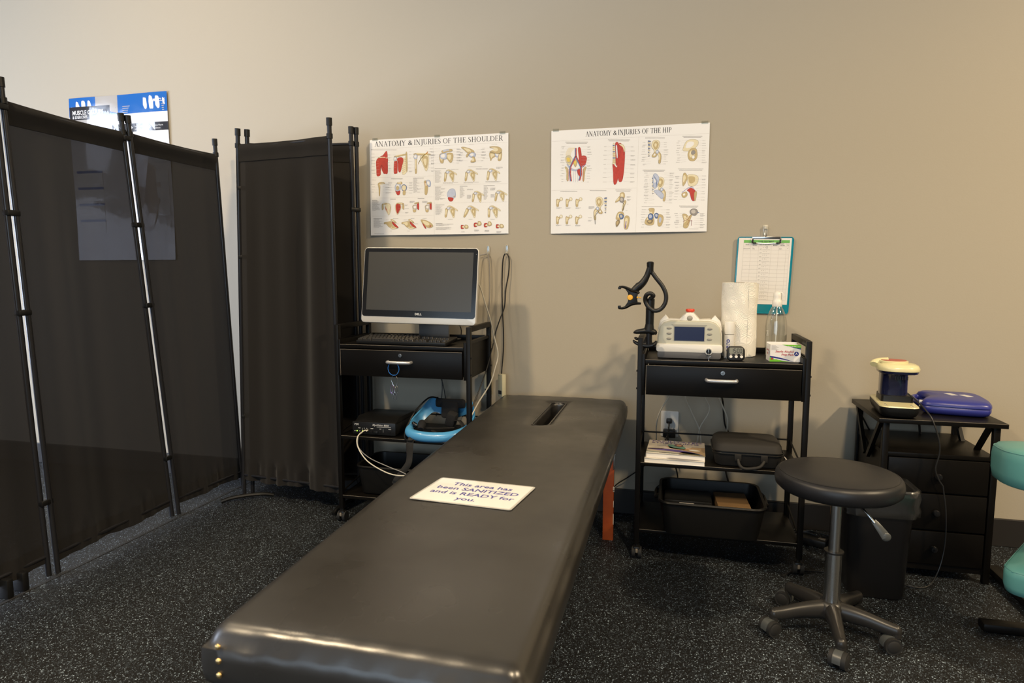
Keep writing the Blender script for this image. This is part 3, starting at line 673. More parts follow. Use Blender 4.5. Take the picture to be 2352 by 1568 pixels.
ch.blob([(1850,740),(1920,730),(1980,760),(1974,840),(1920,880),(1870,870),(1850,800)], BL, BD, BO, li=.6); ch.blob([(1800,720),(1830,716),(1850,780),(1800,880),(1790,800)], BO, BD, BL)
ch.blob([(1850,930),(1900,900),(1960,950),(1944,1060),(1908,1050),(1880,960)], RE, BUD); ch.blob([(1940,960),(1970,950),(1960,1050),(1944,1060)], BO, BD); ch.blob([(1788,970),(1840,950),(1856,990),(1820,1026),(1790,1010)], BO, BD, PA, li=.4); ink.line([(1786,960),(1860,900),(1910,886),(1936,910)], 5, PU)
ch.ring(1890, 900, 9, 140, 170, 0)
ch.blob([(1376,1170),(1446,1164),(1440,1230),(1400,1250),(1350,1290),(1330,1350),(1370,1380),(1440,1370),(1450,1310),(1420,1240)], BO, BD, BL); ch.blob([(1370,1260),(1400,1226),(1436,1250),(1430,1300),(1386,1310)], BUD, K, BU); ch.blob([(1450,1240),(1480,1222),(1506,1244),(1500,1282),(1466,1290)], BUD, K, BU)
ch.blob([(1360,1320),(1430,1310),(1420,1350),(1380,1356)], BD, K, BO); ch.blob([(1500,1250),(1550,1250),(1566,1300),(1540,1384),(1496,1380)], BO, BD, BU, li=.45); ch.ring(1470, 1290, 8, 130, 130, 0)
ch.blob([(1800,1240),(1840,1232),(1880,1260),(1920,1230),(1900,1300),(1870,1404),(1816,1404),(1820,1320)], BO, BD, BL); ch.blob([(1890,1200),(1920,1166),(1970,1170),(1990,1210),(1960,1250),(1910,1240)], G, K, LG); ink.line([(1984,1210),(2006,1216)], 8, BUD)
for p in ([(1850,1260),(1886,1330),(1860,1370)], [(1900,1250),(1870,1300),(1810,1330)], [(1916,1310),(1912,1384)], [(1840,1290),(1890,1320),(1926,1320)]): ink.line(p, 4, RD)
ch.ring(1890, 1310, 7, 130, 100, 0); ch.label(1888, 1420, 160)
obj('printing', ink.bm, INK, t, smooth=False)
for u in (.03, .97): bm = B(); box(bm, fh(u, 0, .0012)+Vector((0, 0, .002)), (.03, .0008, .014), 0); obj('tape', bm, M_clear, t, smooth=False)
# ---- muscle groups poster behind the folding screen
M_lam = mat('laminated_print', (.74, .73, .74), .13, bump=(4, .2, .03), coat=1); M_lamblue = mat('laminated_blue', (.02, .13, .45), .13, bump=(4, .2, .03), coat=1)
M_lamk = mat('laminated_black', (.03, .03, .035), .13, bump=(4, .2, .03), coat=1); M_lamg = mat('laminated_grey', (.42, .40, .38), .13, bump=(4, .2, .03), coat=1)
M_lamw = mat('laminated_white', (.8, .8, .8), .13, bump=(4, .2, .03), coat=1); M_lams = mat('laminated_skin', (.62, .55, .50), .13, bump=(4, .2, .03), coat=1)
fm = wallmap(-3.482, 2.215, .682, .94, lambda u, v: .004+.003*sin(9*u+3*v)+.003*sin(7*v))
t = thing('wall_poster', 'glossy blue and white muscle exercise poster on the wall behind the left folding screen', 'poster', (-3.14, D-.004, 1.28))
obj('paper_sheet', sheet(fm, .682, .94, 24, 24), M_lam, t, ang=60)
ink = Ink(fm); H_ = .682/.94
def R(x0, y0, x1, y1, mi, n=16): 
    for k in range(n): ink.rect(x0+(x1-x0)*k/n, y0, x0+(x1-x0)*(k+1)/n, y1, mi)
R(0, 0, 1, .115, 1); ink.up(); 
for k in range(10): ink.rect(.28+.022*k, 0, .28+.022*(k+1), .07+.004*k, 3)
ink.up(); R(.005, .055, .42, .135, 2); R(.0, .135, .5, .175, 3); R(0, .175, 1, .225, 2); R(0, .225, 1, .232, 4); ink.up()
W_ = .682; 
def T(s_, x, y, size, mi, **k): ink.text(s_, x, y, size, mi, ydir=-H_, **k)
T('MUSCLE GROUPS', .035, .103, .050, 4, sx=.82, bold=True); T('& EXERCISES', .035, .126, .034, 4, sx=.82, bold=True); T('MUSCLES', .98, .055, .034, 4, al='R', sx=.82, bold=True)
for j in range(4): ink.rect(.55, .068+j*.012, .97, .072+j*.012, 3)
for j, (a, b_) in enumerate((('Improved', 'Posture'), ('Increase', 'Strength'), ('Reduce Aches', 'and Pains'), ('Reduce Muscle', 'Imbalances'))):
    T(a, .30+.185*j, .198, .019, 4, sx=.85); T(b_, .30+.185*j, .214, .019, 4, sx=.85); ink.poly([(.265+.185*j, .19), (.28+.185*j, .20), (.265+.185*j, .21)], 4)
R(.40, .242, .64, .272, 1, 6); ink.up(); T('Anterior', .42, .266, .034, 4, sx=.85, bold=True)
ink.poly(sm([(.70,.27),(.74,.25),(.78,.27),(.785,.32),(.76,.37),(.72,.37),(.695,.32)]), 5); ink.poly(sm([(.64,.50),(.70,.41),(.74,.39),(.78,.41),(.86,.46),(.88,.60),(.80,.80),(.68,.80),(.62,.62)]), 5)
ink.up(); ink.poly(sm([(.715,.31),(.73,.305),(.735,.32),(.72,.325)]), 3); ink.poly(sm([(.75,.31),(.765,.305),(.77,.32),(.755,.325)]), 3)
R(.85, .30, .97, .32, 1, 4); R(.85, .33, .97, .41, 4, 4); T('+ Trapezius', .855, .316, .02, 4, sx=.8)
for y in (.46, .56, .66, .76): R(.04, y, .30, y+.07, 4, 4); R(.85, y, .97, y+.07, 4, 4); R(.04, y-.015, .30, y, 1, 4)
obj('printing', ink.bm, [M_lam, M_lamblue, M_lamk, M_lamg, M_lamw, M_lams], t, smooth=False)
# ---------------------------------------------------------------- utility carts
def key_lock(t, p, r=.0085):
    bm = B(); cyl(bm, p, Vector(p)+Vector((0, -.006, 0)), r, seg=24); cyl(bm, Vector(p)+Vector((0, -.006, 0)), Vector(p)+Vector((0, -.009, 0)), r*.62, seg=20)
    o = obj('lock', bm, M_chrome, t); o['label'] = 'round chrome lock'
    bm = B(); box(bm, Vector(p)+Vector((0, -.0093, 0)), (.0016, .001, r*.8)); obj('keyhole', bm, M_blk, o)
def bar_handle(t, x, y, z, L=.115):
    bm = B(); tube(bm, [(x-L/2, y, z), (x-L/2+.002, y-.016, z), (x-L/2+.012, y-.024, z), (x, y-.028, z), (x+L/2-.012, y-.024, z), (x+L/2-.002, y-.016, z), (x+L/2, y, z)], .0068, 12, 6, up=(0, 0, 1), flat=1.1)
    o = obj('handle', bm, M_satin, t); o['label'] = 'silver curved drawer handle'; return o
def cart(label, x0, x1, y0, y1, H, rail=True):
    t = thing('utility_cart', label, 'cart', ((x0+x1)/2, (y0+y1)/2, 0), group='utility carts')
    PW, PD = .020, .026; zs = H*.905; zd = H*.752; zm = H*.445; zl = H*.138
    for x in (x0+PW/2, x1-PW/2):
        for y in (y0+PD/2, y1-PD/2):
            bm = B(); b2(bm, x-PW/2, x+PW/2, y-PD/2, y+PD/2, .062, H-.001, .0015); obj('leg', bm, M_blacksteel, t)
        bm = B(); b2(bm, x-PW/2, x+PW/2, y0+PD, y1-PD, H-.024, H, .0015)
        b2(bm, x-.004, x+.004, y0+PD, y1-PD, zs+.012, zs+.024); r = obj('top_rail', bm, M_blacksteel, t)
        s = 1 if x < (x0+x1)/2 else -1; xp = x+s*(PW/2+.005)
        bm = B(); b2(bm, xp-.006, xp+.006, y0-.004, y1-.01, zd-.004, zs+.022, .001); obj('side_panel', bm, M_blackwood, t)
        for y in (y0+.012, y1-.012):
            for z in (zs-.05, zd+.02):
                bm = B(); cyl(bm, (x-s*PW/2, y, z), (x-s*(PW/2+.004), y, z), .004, seg=10); obj('screw', bm, M_blk, r)
    a, b = x0+PW+.012, x1-PW-.012
    bm = B(); b2(bm, a, b, y0-.004, y1-.008, zs-.018, zs, .001); tp = obj('top_shelf', bm, M_blackwood, t)
    bm = B(); b2(bm, a, b, y1-.02, y1-.008, zs, zs+.024, .001); obj('back_lip', bm, M_blackwood, tp)
    bm = B(); b2(bm, a, b, y0-.0055, y0-.004, zs-.002, zs-.0004); obj('worn_edge', bm, M_edge, tp)
    bm = B(); b2(bm, a+.003, b-.003, y0-.012, y0+.004, zd, zs-.022, .0012)
    b2(bm, a+.012, b-.012, y0+.004, y1-.03, zd+.005, zs-.03, 0); d = obj('drawer', bm, M_blackwood, t); d['label'] = 'drawer with a dark woodgrain front'
    bm = B(); b2(bm, a+.003, b-.003, y0-.0126, y0-.0118, zs-.0238, zs-.0224); b2(bm, a+.0032, a+.0045, y0-.0126, y0-.0118, zd, zs-.0235); obj('worn_edge', bm, M_edge, d)
    bar_handle(d, (x0+x1)/2, y0-.011, (zs+zd)/2-.002); key_lock(d, ((x0+x1)/2+.004, y0-.011, zs-.044))
    for z in (zm, zl):
        bm = B(); b2(bm, x0+PW*.5, x1-PW*.5, y0+.002, y1-.004, z-.016, z, .001); sh = obj('shelf', bm, M_blackwood, t)
        bm = B(); b2(bm, x0+PW+.001, x1-PW-.001, y0+.0008, y0+.002, z-.0018, z-.0004); obj('worn_edge', bm, M_edge, sh)
        bm = B(); cyl(bm, (x0+PW/2, y1-.014, z+.05), (x1-PW/2, y1-.014, z+.05), .0038, seg=10); obj('guard_rail', bm, M_blacksteel, t)
        for x in (x0+PW/2, x1-PW/2): bm = B(); cyl(bm, (x, y0+.02, z+.012), (x, y1-.014, z+.05), .0038, seg=10); obj('guard_rail', bm, M_blacksteel, t)
    for i, (x, y) in enumerate(((x0+.012, y0+.012), (x1-.012, y0+.012), (x0+.012, y1-.012), (x1-.012, y1-.012))):
        bm = B(); cyl(bm, (x, y, .05), (x, y, .066), .0075, seg=12); b2(bm, x-.016, x+.016, y-.017, y+.017, .030, .052, .008)
        c = obj('caster', bm, M_blk, t)
        for dx in (-.013, .013): bm = B(); cyl(bm, (x+dx-.007, y, .024), (x+dx+.007, y, .024), .024, seg=20); obj('wheel', bm, M_rub, c)
        bm = B(); b2(bm, x-.005, x+.005, y-.024, y-.018, .028, .045, .002); obj('brake_tab', bm, M_grey if 0 else M_edge, c)
    return t, zs, zd, zm, zl
LT, Lzs, Lzd, Lzm, Lzl = cart('black two-shelf utility cart carrying the computer', -1.557, -.885, 2.775, 3.125, .958)
RT, Rzs, Rzd, Rzm, Rzl = cart('black two-shelf utility cart carrying the laser unit and paper towels', -.143, .517, 2.70, 3.05, .938)
# ---------------------------------------------------------------- treatment table
t = thing('treatment_table', 'long black vinyl treatment table with brass tacks, a face slot and orange wooden legs', 'massage table', (-.5, 2.0, 0))
TY0, TY1, TZ = .895, 3.115, .6
def tx(y): f = (y-TY0)/(TY1-TY0); return -.765-.062*f, -.203-.008*f
bm = B(); NX, NY = 44, 130; grid = {}
SL = (-.512, 2.735, .030, .235)    # slot centre, half width, half length
R0 = .032
def topz(x, y):
    a, b = tx(y); dx = min(x-a, b-x); dy = min(y-TY0, TY1-y)
    z = TZ+.004*sin(pi*min(1, max(0, (x-a)/(b-a))))
    q = min(R0, math.hypot(max(0, R0-dx), max(0, R0-dy)))
    z -= R0-math.sqrt(max(0, R0*R0-q*q))
    z -= .0025*(.5+.5*sin(90*x+3*sin(7*y)))*max(0, 1-dy/.05) if dy < .05 else 0
    r = math.hypot((x-SL[0])/1, (y-SL[1])/4.2)
    z -= .010*math.exp(-((max(0, r-.03))/.022)**2)
    return z
def xcoord(i):   # denser at edges
    f = i/NX; return .5-.5*cos(pi*f) if 0 else f+.0
xsn = []
for i in range(NX+1):
    f = i/NX; xsn.append(f-.085*sin(2*pi*f))
ysn = [0]; 
for j in range(1, NY+1): f = j/NY; ysn.append(f-.09*sin(2*pi*f)/1.0)
for j, g in enumerate(ysn):
    y = TY0+(TY1-TY0)*g
    for i, f in enumerate(xsn):
        a, b = tx(y); x = a+(b-a)*f; cr = .028
        # round the plan corners a little
        dx = min(x-a, b-x); dy = min(y-TY0, TY1-y)
        grid[i, j] = bm.verts.new((x, y, topz(x, y)))
def inslot(x, y):
    dy = max(0, abs(y-SL[1])-(SL[3]-SL[2])); return math.hypot(x-SL[0]-.00*(y-SL[1]), dy) < SL[2]
for j in range(NY):
    for i in range(NX):
        q = [grid[i, j], grid[i+1, j], grid[i+1, j+1], grid[i, j+1]]
        bm.faces.new(q)
dl = [v for v in bm.verts if inslot(v.co.x, v.co.y)]
bmesh.ops.delete(bm, geom=dl, context='VERTS')
# snap the slot rim onto a clean capsule and drop the lining
rim = [v for v in bm.verts if v.is_boundary and abs(v.co.x-SL[0]) < .07 and abs(v.co.y-SL[1]) < SL[3]+.06]
for v in rim:
    yy = max(-(SL[3]-SL[2]), min(SL[3]-SL[2], v.co.y-SL[1])); d = Vector((v.co.x-SL[0], v.co.y-SL[1]-yy, 0)); d.normalize()
    v.co.x = SL[0]+d.x*(SL[2]+.003); v.co.y = SL[1]+yy+d.y*(SL[2]+.003); v.co.z = TZ-.008
re = [e for e in bm.edges if e.is_boundary and e.verts[0] in set(rim) and e.verts[1] in set(rim)]
g = bmesh.ops.extrude_edge_only(bm, edges=re); nv = [v for v in g['geom'] if isinstance(v, bmesh.types.BMVert)]
for v in nv: v.co.z = TZ-.022; v.co.x += (SL[0]-v.co.x)*.12
re = [e for e in g['geom'] if isinstance(e, bmesh.types.BMEdge)]
g = bmesh.ops.extrude_edge_only(bm, edges=re)
for v in [v for v in g['geom'] if isinstance(v, bmesh.types.BMVert)]: v.co.z = .485
# sides and bottom
per = [(i, 0) for i in range(NX)]+[(NX, j) for j in range(NY)]+[(NX-i, NY) for i in range(NX)]+[(0, NY-j) for j in range(NY)]
prev = [grid[k] for k in per]
def sidev(k, z, out):
    v = grid[k].co; cx, cy = -.5, (TY0+TY1)/2; i, j = k
    ox = -1 if i == 0 else 1 if i == NX else 0; oy = -1 if j == 0 else 1 if j == NY else 0
    return bm.verts.new((v.x+ox*out*(.7 if oy else 1), v.y+oy*out*(.7 if ox else 1), z+.0008*sin(31*v.y)))
for z, out in ((.566, .0035), (.545, .005), (.52, .003), (.503, -.001), (.497, -.012)):
    cur = [sidev(k, z, out) for k in per]
    for a in range(len(per)):
        b = (a+1) % len(per); bm.faces.new((prev[a], cur[a], cur[b], prev[b]))
    prev = cur
bmesh.ops.recalc_face_normals(bm, faces=bm.faces[:])
o = obj('cushion', bm, M_leather, t, ang=70)
bm = B(); a, b = -.8, -.23; b2(bm, -.775, -.235, TY0+.03, TY1-.03, .478, .494); obj('table_frame', bm, M_rub, t)
rimpts = []
for k in range(40):
    a = 2*pi*k/40; yy = (SL[3]-SL[2])*(1 if sin(a) > 0 else -1); rimpts.append((SL[0]+(SL[2]+.005)*cos(a), SL[1]+yy+(SL[2]+.005)*sin(a), TZ-.0055))
bm = B(); tube(bm, rimpts, .0035, 8, 3, closed=True); x_ = obj('slot_piping', bm, M_leather, t)
M_orange = mat('orange_stained_wood', (.40, .085, .018), .42, var=(30, (.30, .05, .012)), bump=(80, .1, .001)); M_scuff = mat('bare_wood_scuff', (.62, .52, .42), .6)
def tleg(x, y, s, shown=False):
    bm = B()
    prism(bm, [(-.0235, 0), (.0235, 0), (.0235, .47), (.004, .47), (-.0235, .26)], Matrix.Translation((x, y-.011, 0)) @ Matrix.Rotation(pi/2, 4, 'X') @ Matrix.Diagonal((s, 1, -1, 1)), .022, .002)
    l = obj('leg', bm, M_orange, t); l['label'] = 'orange-brown wooden leg, scuffed on its edge'
    for z, h in ((.24, .02), (.23, .008), (.17, .03), (.10, .05)):
        bm = B(); box(bm, (x+s*.0235, y-.011, z), (.003+.004*(h < .03), .0016, h), .0005); obj('scuff', bm, M_scuff, l) if shown else bm.free()
    bm = B(); b2(bm, x+s*.0205, x+s*.0265, y-.016, y-.010, .33, .415, .001); tube(bm, [(x+s*.0235, y-.013, .405), (x+s*.030, y-.013, .44), (x+s*.0465, y-.013, .505)], .0055, 6, 2, flat=.4, smooth=False)
    cyl(bm, (x+s*.0235, y-.02, .40), (x+s*.0235, y-.008, .40), .006, seg=12); o = obj('leg_brace', bm, M_chrome, t); o['label'] = 'folding steel leg brace'
for x, y, s, sh in ((-.268, 2.87, 1, True), (-.77, 2.87, -1, False), (-.268, 1.16, 1, False), (-.74, 1.16, -1, False)): tleg(x, y, s, sh)
bm = B(); b2(bm, -.76, -.28, 2.862, 2.878, .43, .478); obj('apron', bm, M_orange, t)
for k in range(3): bm = B(); sph(bm, (-.733+.000*k, TY0-.0045, .573-.0255*k), (.0052, .004, .0052), 14, 8); o = obj('tack', bm, M_brass, t); o['label'] = 'round brass tack'
for k in range(4): bm = B(); sph(bm, (-.2155, TY0-.0045, .5735-.0255*k), (.0052, .004, .0052), 14, 8); o = obj('tack', bm, M_brass, t); o['label'] = 'round brass tack'
# sign on the table
S0 = Vector((-.672, 1.562, TZ+.0062)); ex = Vector((.2795, -.020, .0)).normalized(); ey = Vector((.026, .2, 0)).normalized()
M_lamp_ = mat('laminate_film', (.50, .50, .48), .12, coat=1, bump=(14, .25, .004)); M_bluetxt = mat('blue_print', (.04, .045, .28), .35)
t2 = thing('laminated_sign', 'laminated white notice with blue lettering lying on the treatment table', 'sign', (-.53, 1.66, TZ+.004))
fl = lambda u, v, h: S0+ex*(.285*u)+ey*(.192*(1-v))+Vector((0, 0, h+.0016*sin(pi*u)*0+.0035*max(0, .1-u)*4*0))
bm = B(); prism(bm, rrect(.285, .192, .008, 5, .1425, .096), frame_T(S0-Vector((0, 0, .0008)), ex, ey), .0008); obj('laminate', bm, M_lamp_, t2, smooth=False)
ink = Ink(fl); ink.rect(.02, .03, .98, .97, 0); ink.up(); W_ = .285; s_ = .112
for i, l in enumerate(('This area has', 'been SANITIZED', 'and is READY for', 'you.')): ink.text(l, .51, .28+.19*i, s_, 1, 'C', sx=1.04, bold=True, ydir=-.285/.192)
obj('printed_card', ink.bm, [mat('sign_paper', (.82, .81, .80), .18, coat=1), M_bluetxt], t2, smooth=False)
# ---------------------------------------------------------------- stool
SX, SY = .531, 2.272
t = thing('stool', 'round black vinyl stool on a chrome column and five-star wheeled base', 'stool', (SX, SY, 0))
bm = B(); lathe(bm, [(0, .490), (.145, .491), (.176, .495), (.189, .507), (.192, .524), (.190, .541), (.183, .551), (.170, .555), (.10, .5585), (0, .560)], (SX, SY, 0), 56); se = obj('seat', bm, M_seat, t, ang=80)
bm = B(); pts = [(SX+.1775*cos(2*pi*k/48), SY+.1775*sin(2*pi*k/48), .5525) for k in range(48)]; tube(bm, pts, .0013, 6, 1, closed=True); obj('seam', bm, M_blk, se)
bm = B(); lathe(bm, [(0, .472), (.09, .472), (.095, .476), (.095, .491), (0, .491)], (SX, SY, 0), 32); b2(bm, SX-.06, SX+.06, SY-.05, SY+.05, .458, .475, .004); obj('seat_plate', bm, M_blk, t)
bm = B(); cyl(bm, (SX, SY, .27), (SX, SY, .46), .0175, seg=32); o = obj('piston', bm, M_chrome, t); o['label'] = 'narrow chrome piston'
bm = B(); lathe(bm, [(.0265, .285), (.025, .285), (.027, .10), (0, .10)], (SX, SY, 0), 36); lathe(bm, [(.0275, .10), (.0275, .11)], (SX, SY, 0), 36); o = obj('column', bm, M_chrome, t); o['label'] = 'wider chrome column'
bm = B(); lathe(bm, [(.018, .288), (.030, .288), (.031, .285), (.030, .282), (.018, .282)], (SX, SY, 0), 36); obj('collar', bm, M_blk, t)
bm = B(); lathe(bm, [(0, .118), (.024, .118), (.034, .112), (.042, .098), (.043, .072), (.036, .062), (0, .06)], (SX, SY, 0), 36); AR = 51
for k in range(5):
    a = rad(AR+72*k); c, s = cos(a), sin(a); P = lambda r, z: (SX+c*r, SY+s*r, z)
    tube(bm, [P(.015, .084), P(.06, .084), P(.11, .080), P(.16, .072), P(.19, .069)], [.026, .0235, .020, .018, .0165], 14, 5, up=(0, 0, 1), flat=1.25)
    sph(bm, P(.19, .069), (.0165, .0165, .020), 14, 8); cyl(bm, P(.19, .05), P(.19, .069), .0155, seg=16)
obj('star_base', bm, M_blk if 0 else mat('base_nylon', (.02, .019, .018), .33), t)
M_hood = mat('caster_hood', (.06, .065, .065), .35)
for k in range(5):
    a = rad(AR+72*k); x, y = SX+.19*cos(a), SY+.19*sin(a); sw = rad((200, 150, 215, 240, 190)[k]); d = Vector((cos(sw), sin(sw), 0)); n = Vector((-d.y, d.x, 0)); w = Vector((x, y, .027))+d*.016
    bm = B(); cyl(bm, (x, y, .036), (x, y, .052), .009, seg=12)
    hp = [(w+Vector((0, 0, 0))+d*(.0285*cos(q))+Vector((0, 0, .0285*sin(q)))) for q in [rad(-10+20*i) for i in range(11)]]
    vs = [[bm.verts.new(p+n*o) for o in (-.012, .012)] for p in hp]; ctr = [bm.verts.new(w+n*o) for o in (-.012, .012)]
    for p, q in zip(vs, vs[1:]): bm.faces.new((p[0], p[1], q[1], q[0])); bm.faces.new((p[0], q[0], ctr[0])); bm.faces.new((q[1], p[1], ctr[1]))
    o = obj('caster', bm, M_hood, t)
    for sg in (-1, 1):
        bm = B(); cyl(bm, w+n*sg*.009, w+n*sg*.025, .026, seg=28); cyl(bm, w+n*sg*.025, w+n*sg*.027, .020, .017, seg=24); obj('wheel', bm, M_rub, o)
bm = B(); tube(bm, [(SX+.02, SY-.03, .474), (SX+.042, SY-.075, .475), (SX+.058, SY-.11, .464), (SX+.080, SY-.125, .437)], .0045, 10, 5); o = obj('height_lever', bm, M_chrome, t)
bm = B(); tube(bm, [(SX+.078, SY-.122, .442), (SX+.093, SY-.13, .424), (SX+.112, SY-.135, .399)], [.008, .011, .014], 10, 5, flat=.35, up=(0, -1, .3)); sph(bm, (SX+.112, SY-.135, .399), (.014, .005, .014), 12, 8); p_ = obj('lever_paddle', bm, M_hood, o)
# ---------------------------------------------------------------- small cabinet
t = thing('side_cabinet', 'small black side cabinet with an open top shelf and three knobbed drawers', 'cabinet', (1.0, 2.98, 0))
cx0, cx1, cy0, cy1, ct = .785, 1.225, 2.775, 3.185, .636
bm = B(); b2(bm, cx0, cx1, cy0, cy1, ct-.018, ct, .001); tp = obj('tabletop', bm, M_blackwood, t)
bm = B(); b2(bm, cx0, cx1, cy0-.0006, cy0, ct-.0015, ct-.0002); obj('worn_edge', bm, M_edge, tp)
a, b, c, d = cx0+.02, cx1-.02, cy0+.012, cy1-.01
for x in (a, b-.022):
    for y in (c, d-.022): bm = B(); b2(bm, x, x+.022, y, y+.022, 0, ct-.018, .001); obj('leg', bm, M_blackwood, t)
    # V shaped side braces
    xm = x+.011; ym = (c+d)/2
    for y_, e_ in ((c+.022, ym), (d-.022, ym)):
        bm = B(); sg = 1 if y_ < ym else -1; p0 = Vector((xm, y_+.004*sg, ct-.018)); p1 = Vector((xm, ym-.02*sg, .44)); dd = (p1-p0).normalized()
        prism(bm, [(-.010, 0), (.010, 0), (.010, (p1-p0).length), (-.010, (p1-p0).length)], frame_T((xm-.007, p0.y, p0.z), (0, -dd.z, dd.y), dd), .014); obj('side_brace', bm, M_blackwood, t)
bm = B(); b2(bm, a+.004, b-.004, c+.004, d, .486, .502, .001); sh = obj('open_shelf', bm, M_blackwood, t)
bm = B(); b2(bm, a+.008, b-.008, c+.02, d-.01, .055, .486); b2(bm, a+.022, b-.022, c+.008, c+.02, .035, .058); obj('carcass', bm, M_blackwood, t)
for z0, z1 in ((.350, .482), (.200, .343), (.060, .193)):
    bm = B(); b2(bm, a+.026, b-.026, c+.002, c+.02, z0, z1, .003); dr = obj('drawer', bm, M_blackwood, t)
    bm = B(); zz = (z0+z1)/2; lathe(bm, [(0, .024), (.010, .022), (.014, .015), (.013, .009), (.006, .004), (.006, 0)], ((a+b)/2, c+.002, zz), 20, M=Matrix.Rotation(pi/2, 4, 'X')); obj('knob', bm, M_blkgloss, dr)
# ---------------------------------------------------------------- bin with a clear liner
t = thing('trash_bin', 'tapered black plastic trash bin with a clear liner, half hidden by the stool', 'trash bin', (.752, 2.64, 0))
def rr(w, h, r, z, c=(.752, 2.64), wob=0, seed=0):
    P = rrect(w, h, r, 5); out = []
    for k, (x, y) in enumerate(P):
        l = math.hypot(x, y); q = 1+wob*sin(k*2.3+seed)/l; out.append(Vector((c[0]+x*q, c[1]+y*q, z)))
    return out
def loft(bm, rings, cap0=False, cap1=False, mi=0):
    V = [[bm.verts.new(p) for p in r] for r in rings]; n = len(V[0])
    for a, b in zip(V, V[1:]):
        for k in range(n): f = bm.faces.new((a[k], a[(k+1) % n], b[(k+1) % n], b[k])); f.material_index = mi
    if cap0: bm.faces.new(V[0][::-1]).material_index = mi
    if cap1: bm.faces.new(V[-1]).material_index = mi
    return V
bm = B(); loft(bm, [rr(.182, .15, .035, .002), rr(.192, .16, .04, .008), rr(.228, .19, .045, .397), rr(.238, .20, .047, .399), rr(.238, .20, .047, .410), rr(.224, .186, .044, .410), rr(.219, .181, .044, .38), rr(.19, .145, .038, .02)], True, True); obj('bin_body', bm, mat('bin_plastic', (.011, .010, .010), .35), t)
bm = B(); loft(bm, [rr(.246, .206, .05, .318, wob=.003), rr(.252, .212, .05, .321, wob=.004, seed=1), rr(.256, .216, .05, .345, wob=.005, seed=2), rr(.250, .210, .05, .366, wob=.003, seed=4), rr(.257, .217, .05, .395, wob=.004, seed=3), rr(.252, .212, .05, .416, wob=.004, seed=5), rr(.240, .200, .048, .421, wob=.003), rr(.214, .176, .044, .412, wob=.004), rr(.205, .165, .044, .33, wob=.005, seed=6), rr(.175, .13, .04, .10, wob=.004)]); o = obj('bin_liner', bm, M_bag, t); o['label'] = 'clear crinkled plastic liner folded over the rim'
# ---------------------------------------------------------------- teal chair
t = thing('massage_chair', 'teal padded kneeling massage chair cut off by the right edge of the photo', 'massage chair', (1.2, 2.35, 0))
def pad(name, c, w, l, th, tilt, rz, r=.09, k=None):
    bm = B(); n = 9; prof = []
    T = Matrix.Translation(c) @ Matrix.Rotation(rz, 4, 'Z') @ Matrix.Rotation(tilt, 4, 'X')
    rings = []
    for q, z in ((.90, -th/2), (.975, -th/2+.006), (1, -th*.2), (1, th*.18), (.985, th*.36), (.93, th*.47), (.6, th*.54), (.25, th*.56)):
        rings.append([T @ Vector((x*(1-(1-q)*(l/w if l < w else 1)), y*q, z)) for x, y in [((p[0]), (p[1])) for p in rrect(w, l, r, 8)]])
    loft(bm, rings, True, True); p = obj(name, bm, M_teal, t, ang=75)
    bm = B(); tube(bm, [T @ Vector((x*.975, y*.965, th*.40)) for x, y in rrect(w, l, r, 5)], .0014, 6, 2, closed=True); obj('seam', bm, M_teal, p); return p
pad('seat_pad', (1.165, 2.245, .615), .38, .40, .115, rad(-6), rad(-12), .15)
pad('knee_pad', (1.175, 2.20, .300), .30, .30, .085, rad(6), rad(-38), .045)
bm = B(); tube(bm, [(1.17, 2.25, .57), (1.19, 2.30, .44), (1.22, 2.36, .30), (1.26, 2.42, .06)], .016, 10, 5); tube(bm, [(1.19, 2.3, .43), (1.19, 2.28, .36), (1.18, 2.26, .30)], .013, 8, 4); obj('frame', bm, M_blacksteel, t)
bm = B(); b2(bm, 1.03, 1.5, 2.395, 2.445, .002, .032, .008); obj('foot_bar', bm, M_blacksteel, t)
bm = B(); b2(bm, 1.235, 1.285, 2.2, 2.9, .010, .040, .008); obj('floor_rail', bm, M_blacksteel, t)
# ---------------------------------------------------------------- computer on the left cart
zt = Lzs
t = thing('desktop_computer', 'silver-framed all-in-one computer with a dark screen on the left cart', 'computer', (-1.14, 2.95, zt))
# screen plane: bottom edge nearer, top leaning back
BLc, BRc = Vector((-1.431, 2.80, .970)), Vector((-.871, 2.812, .962)); ux = (BRc-BLc).normalized(); uy = Vector((.035, .145, .985)); uy = (uy-ux*uy.dot(ux)).normalized()
Wm, Hm = .560, .354
T_ = frame_T(BLc, ux, uy); un = T_.to_3x3() @ Vector((0, 0, 1))
M_silver = mat('silver_plastic', (.62, .60, .56), .35, .3)
bm = B(); prism(bm, rrect(Wm, Hm, .018, 6, Wm/2, Hm/2), T_ @ Matrix.Translation((0, 0, -.026)), .026, .004); obj('silver_shell', bm, M_silver, t)
bm = B(); prism(bm, rrect(Wm-.008, Hm-.034, .014, 6, Wm/2, Hm/2+.013), T_ @ Matrix.Translation((0, 0, .0002)), .0012); be = obj('glass_bezel', bm, M_blkgloss, t)
M_scr = mat('screen_off', (.040, .037, .031), .30, bump=(900, .1, .0002), spec=.6, var=(4, (.046, .043, .036)))
bm = B(); prism(bm, [(.024, .060), (Wm-.024, .060), (Wm-.024, Hm-.022), (.024, Hm-.022)], T_ @ Matrix.Translation((0, 0, .0014)), .0006); o = obj('screen', bm, M_scr, t); o['label'] = 'dark grey screen, switched off'
ink = Ink(lambda x, y, h: T_ @ Vector((x, y, .0015+h))); ink.text('DELL', Wm/2+.004, .0405, .0130, 0, 'C', sx=1.15, bold=True); obj('logo', ink.bm, mat('logo_silver', (.7, .7, .7), .3), be, smooth=False)
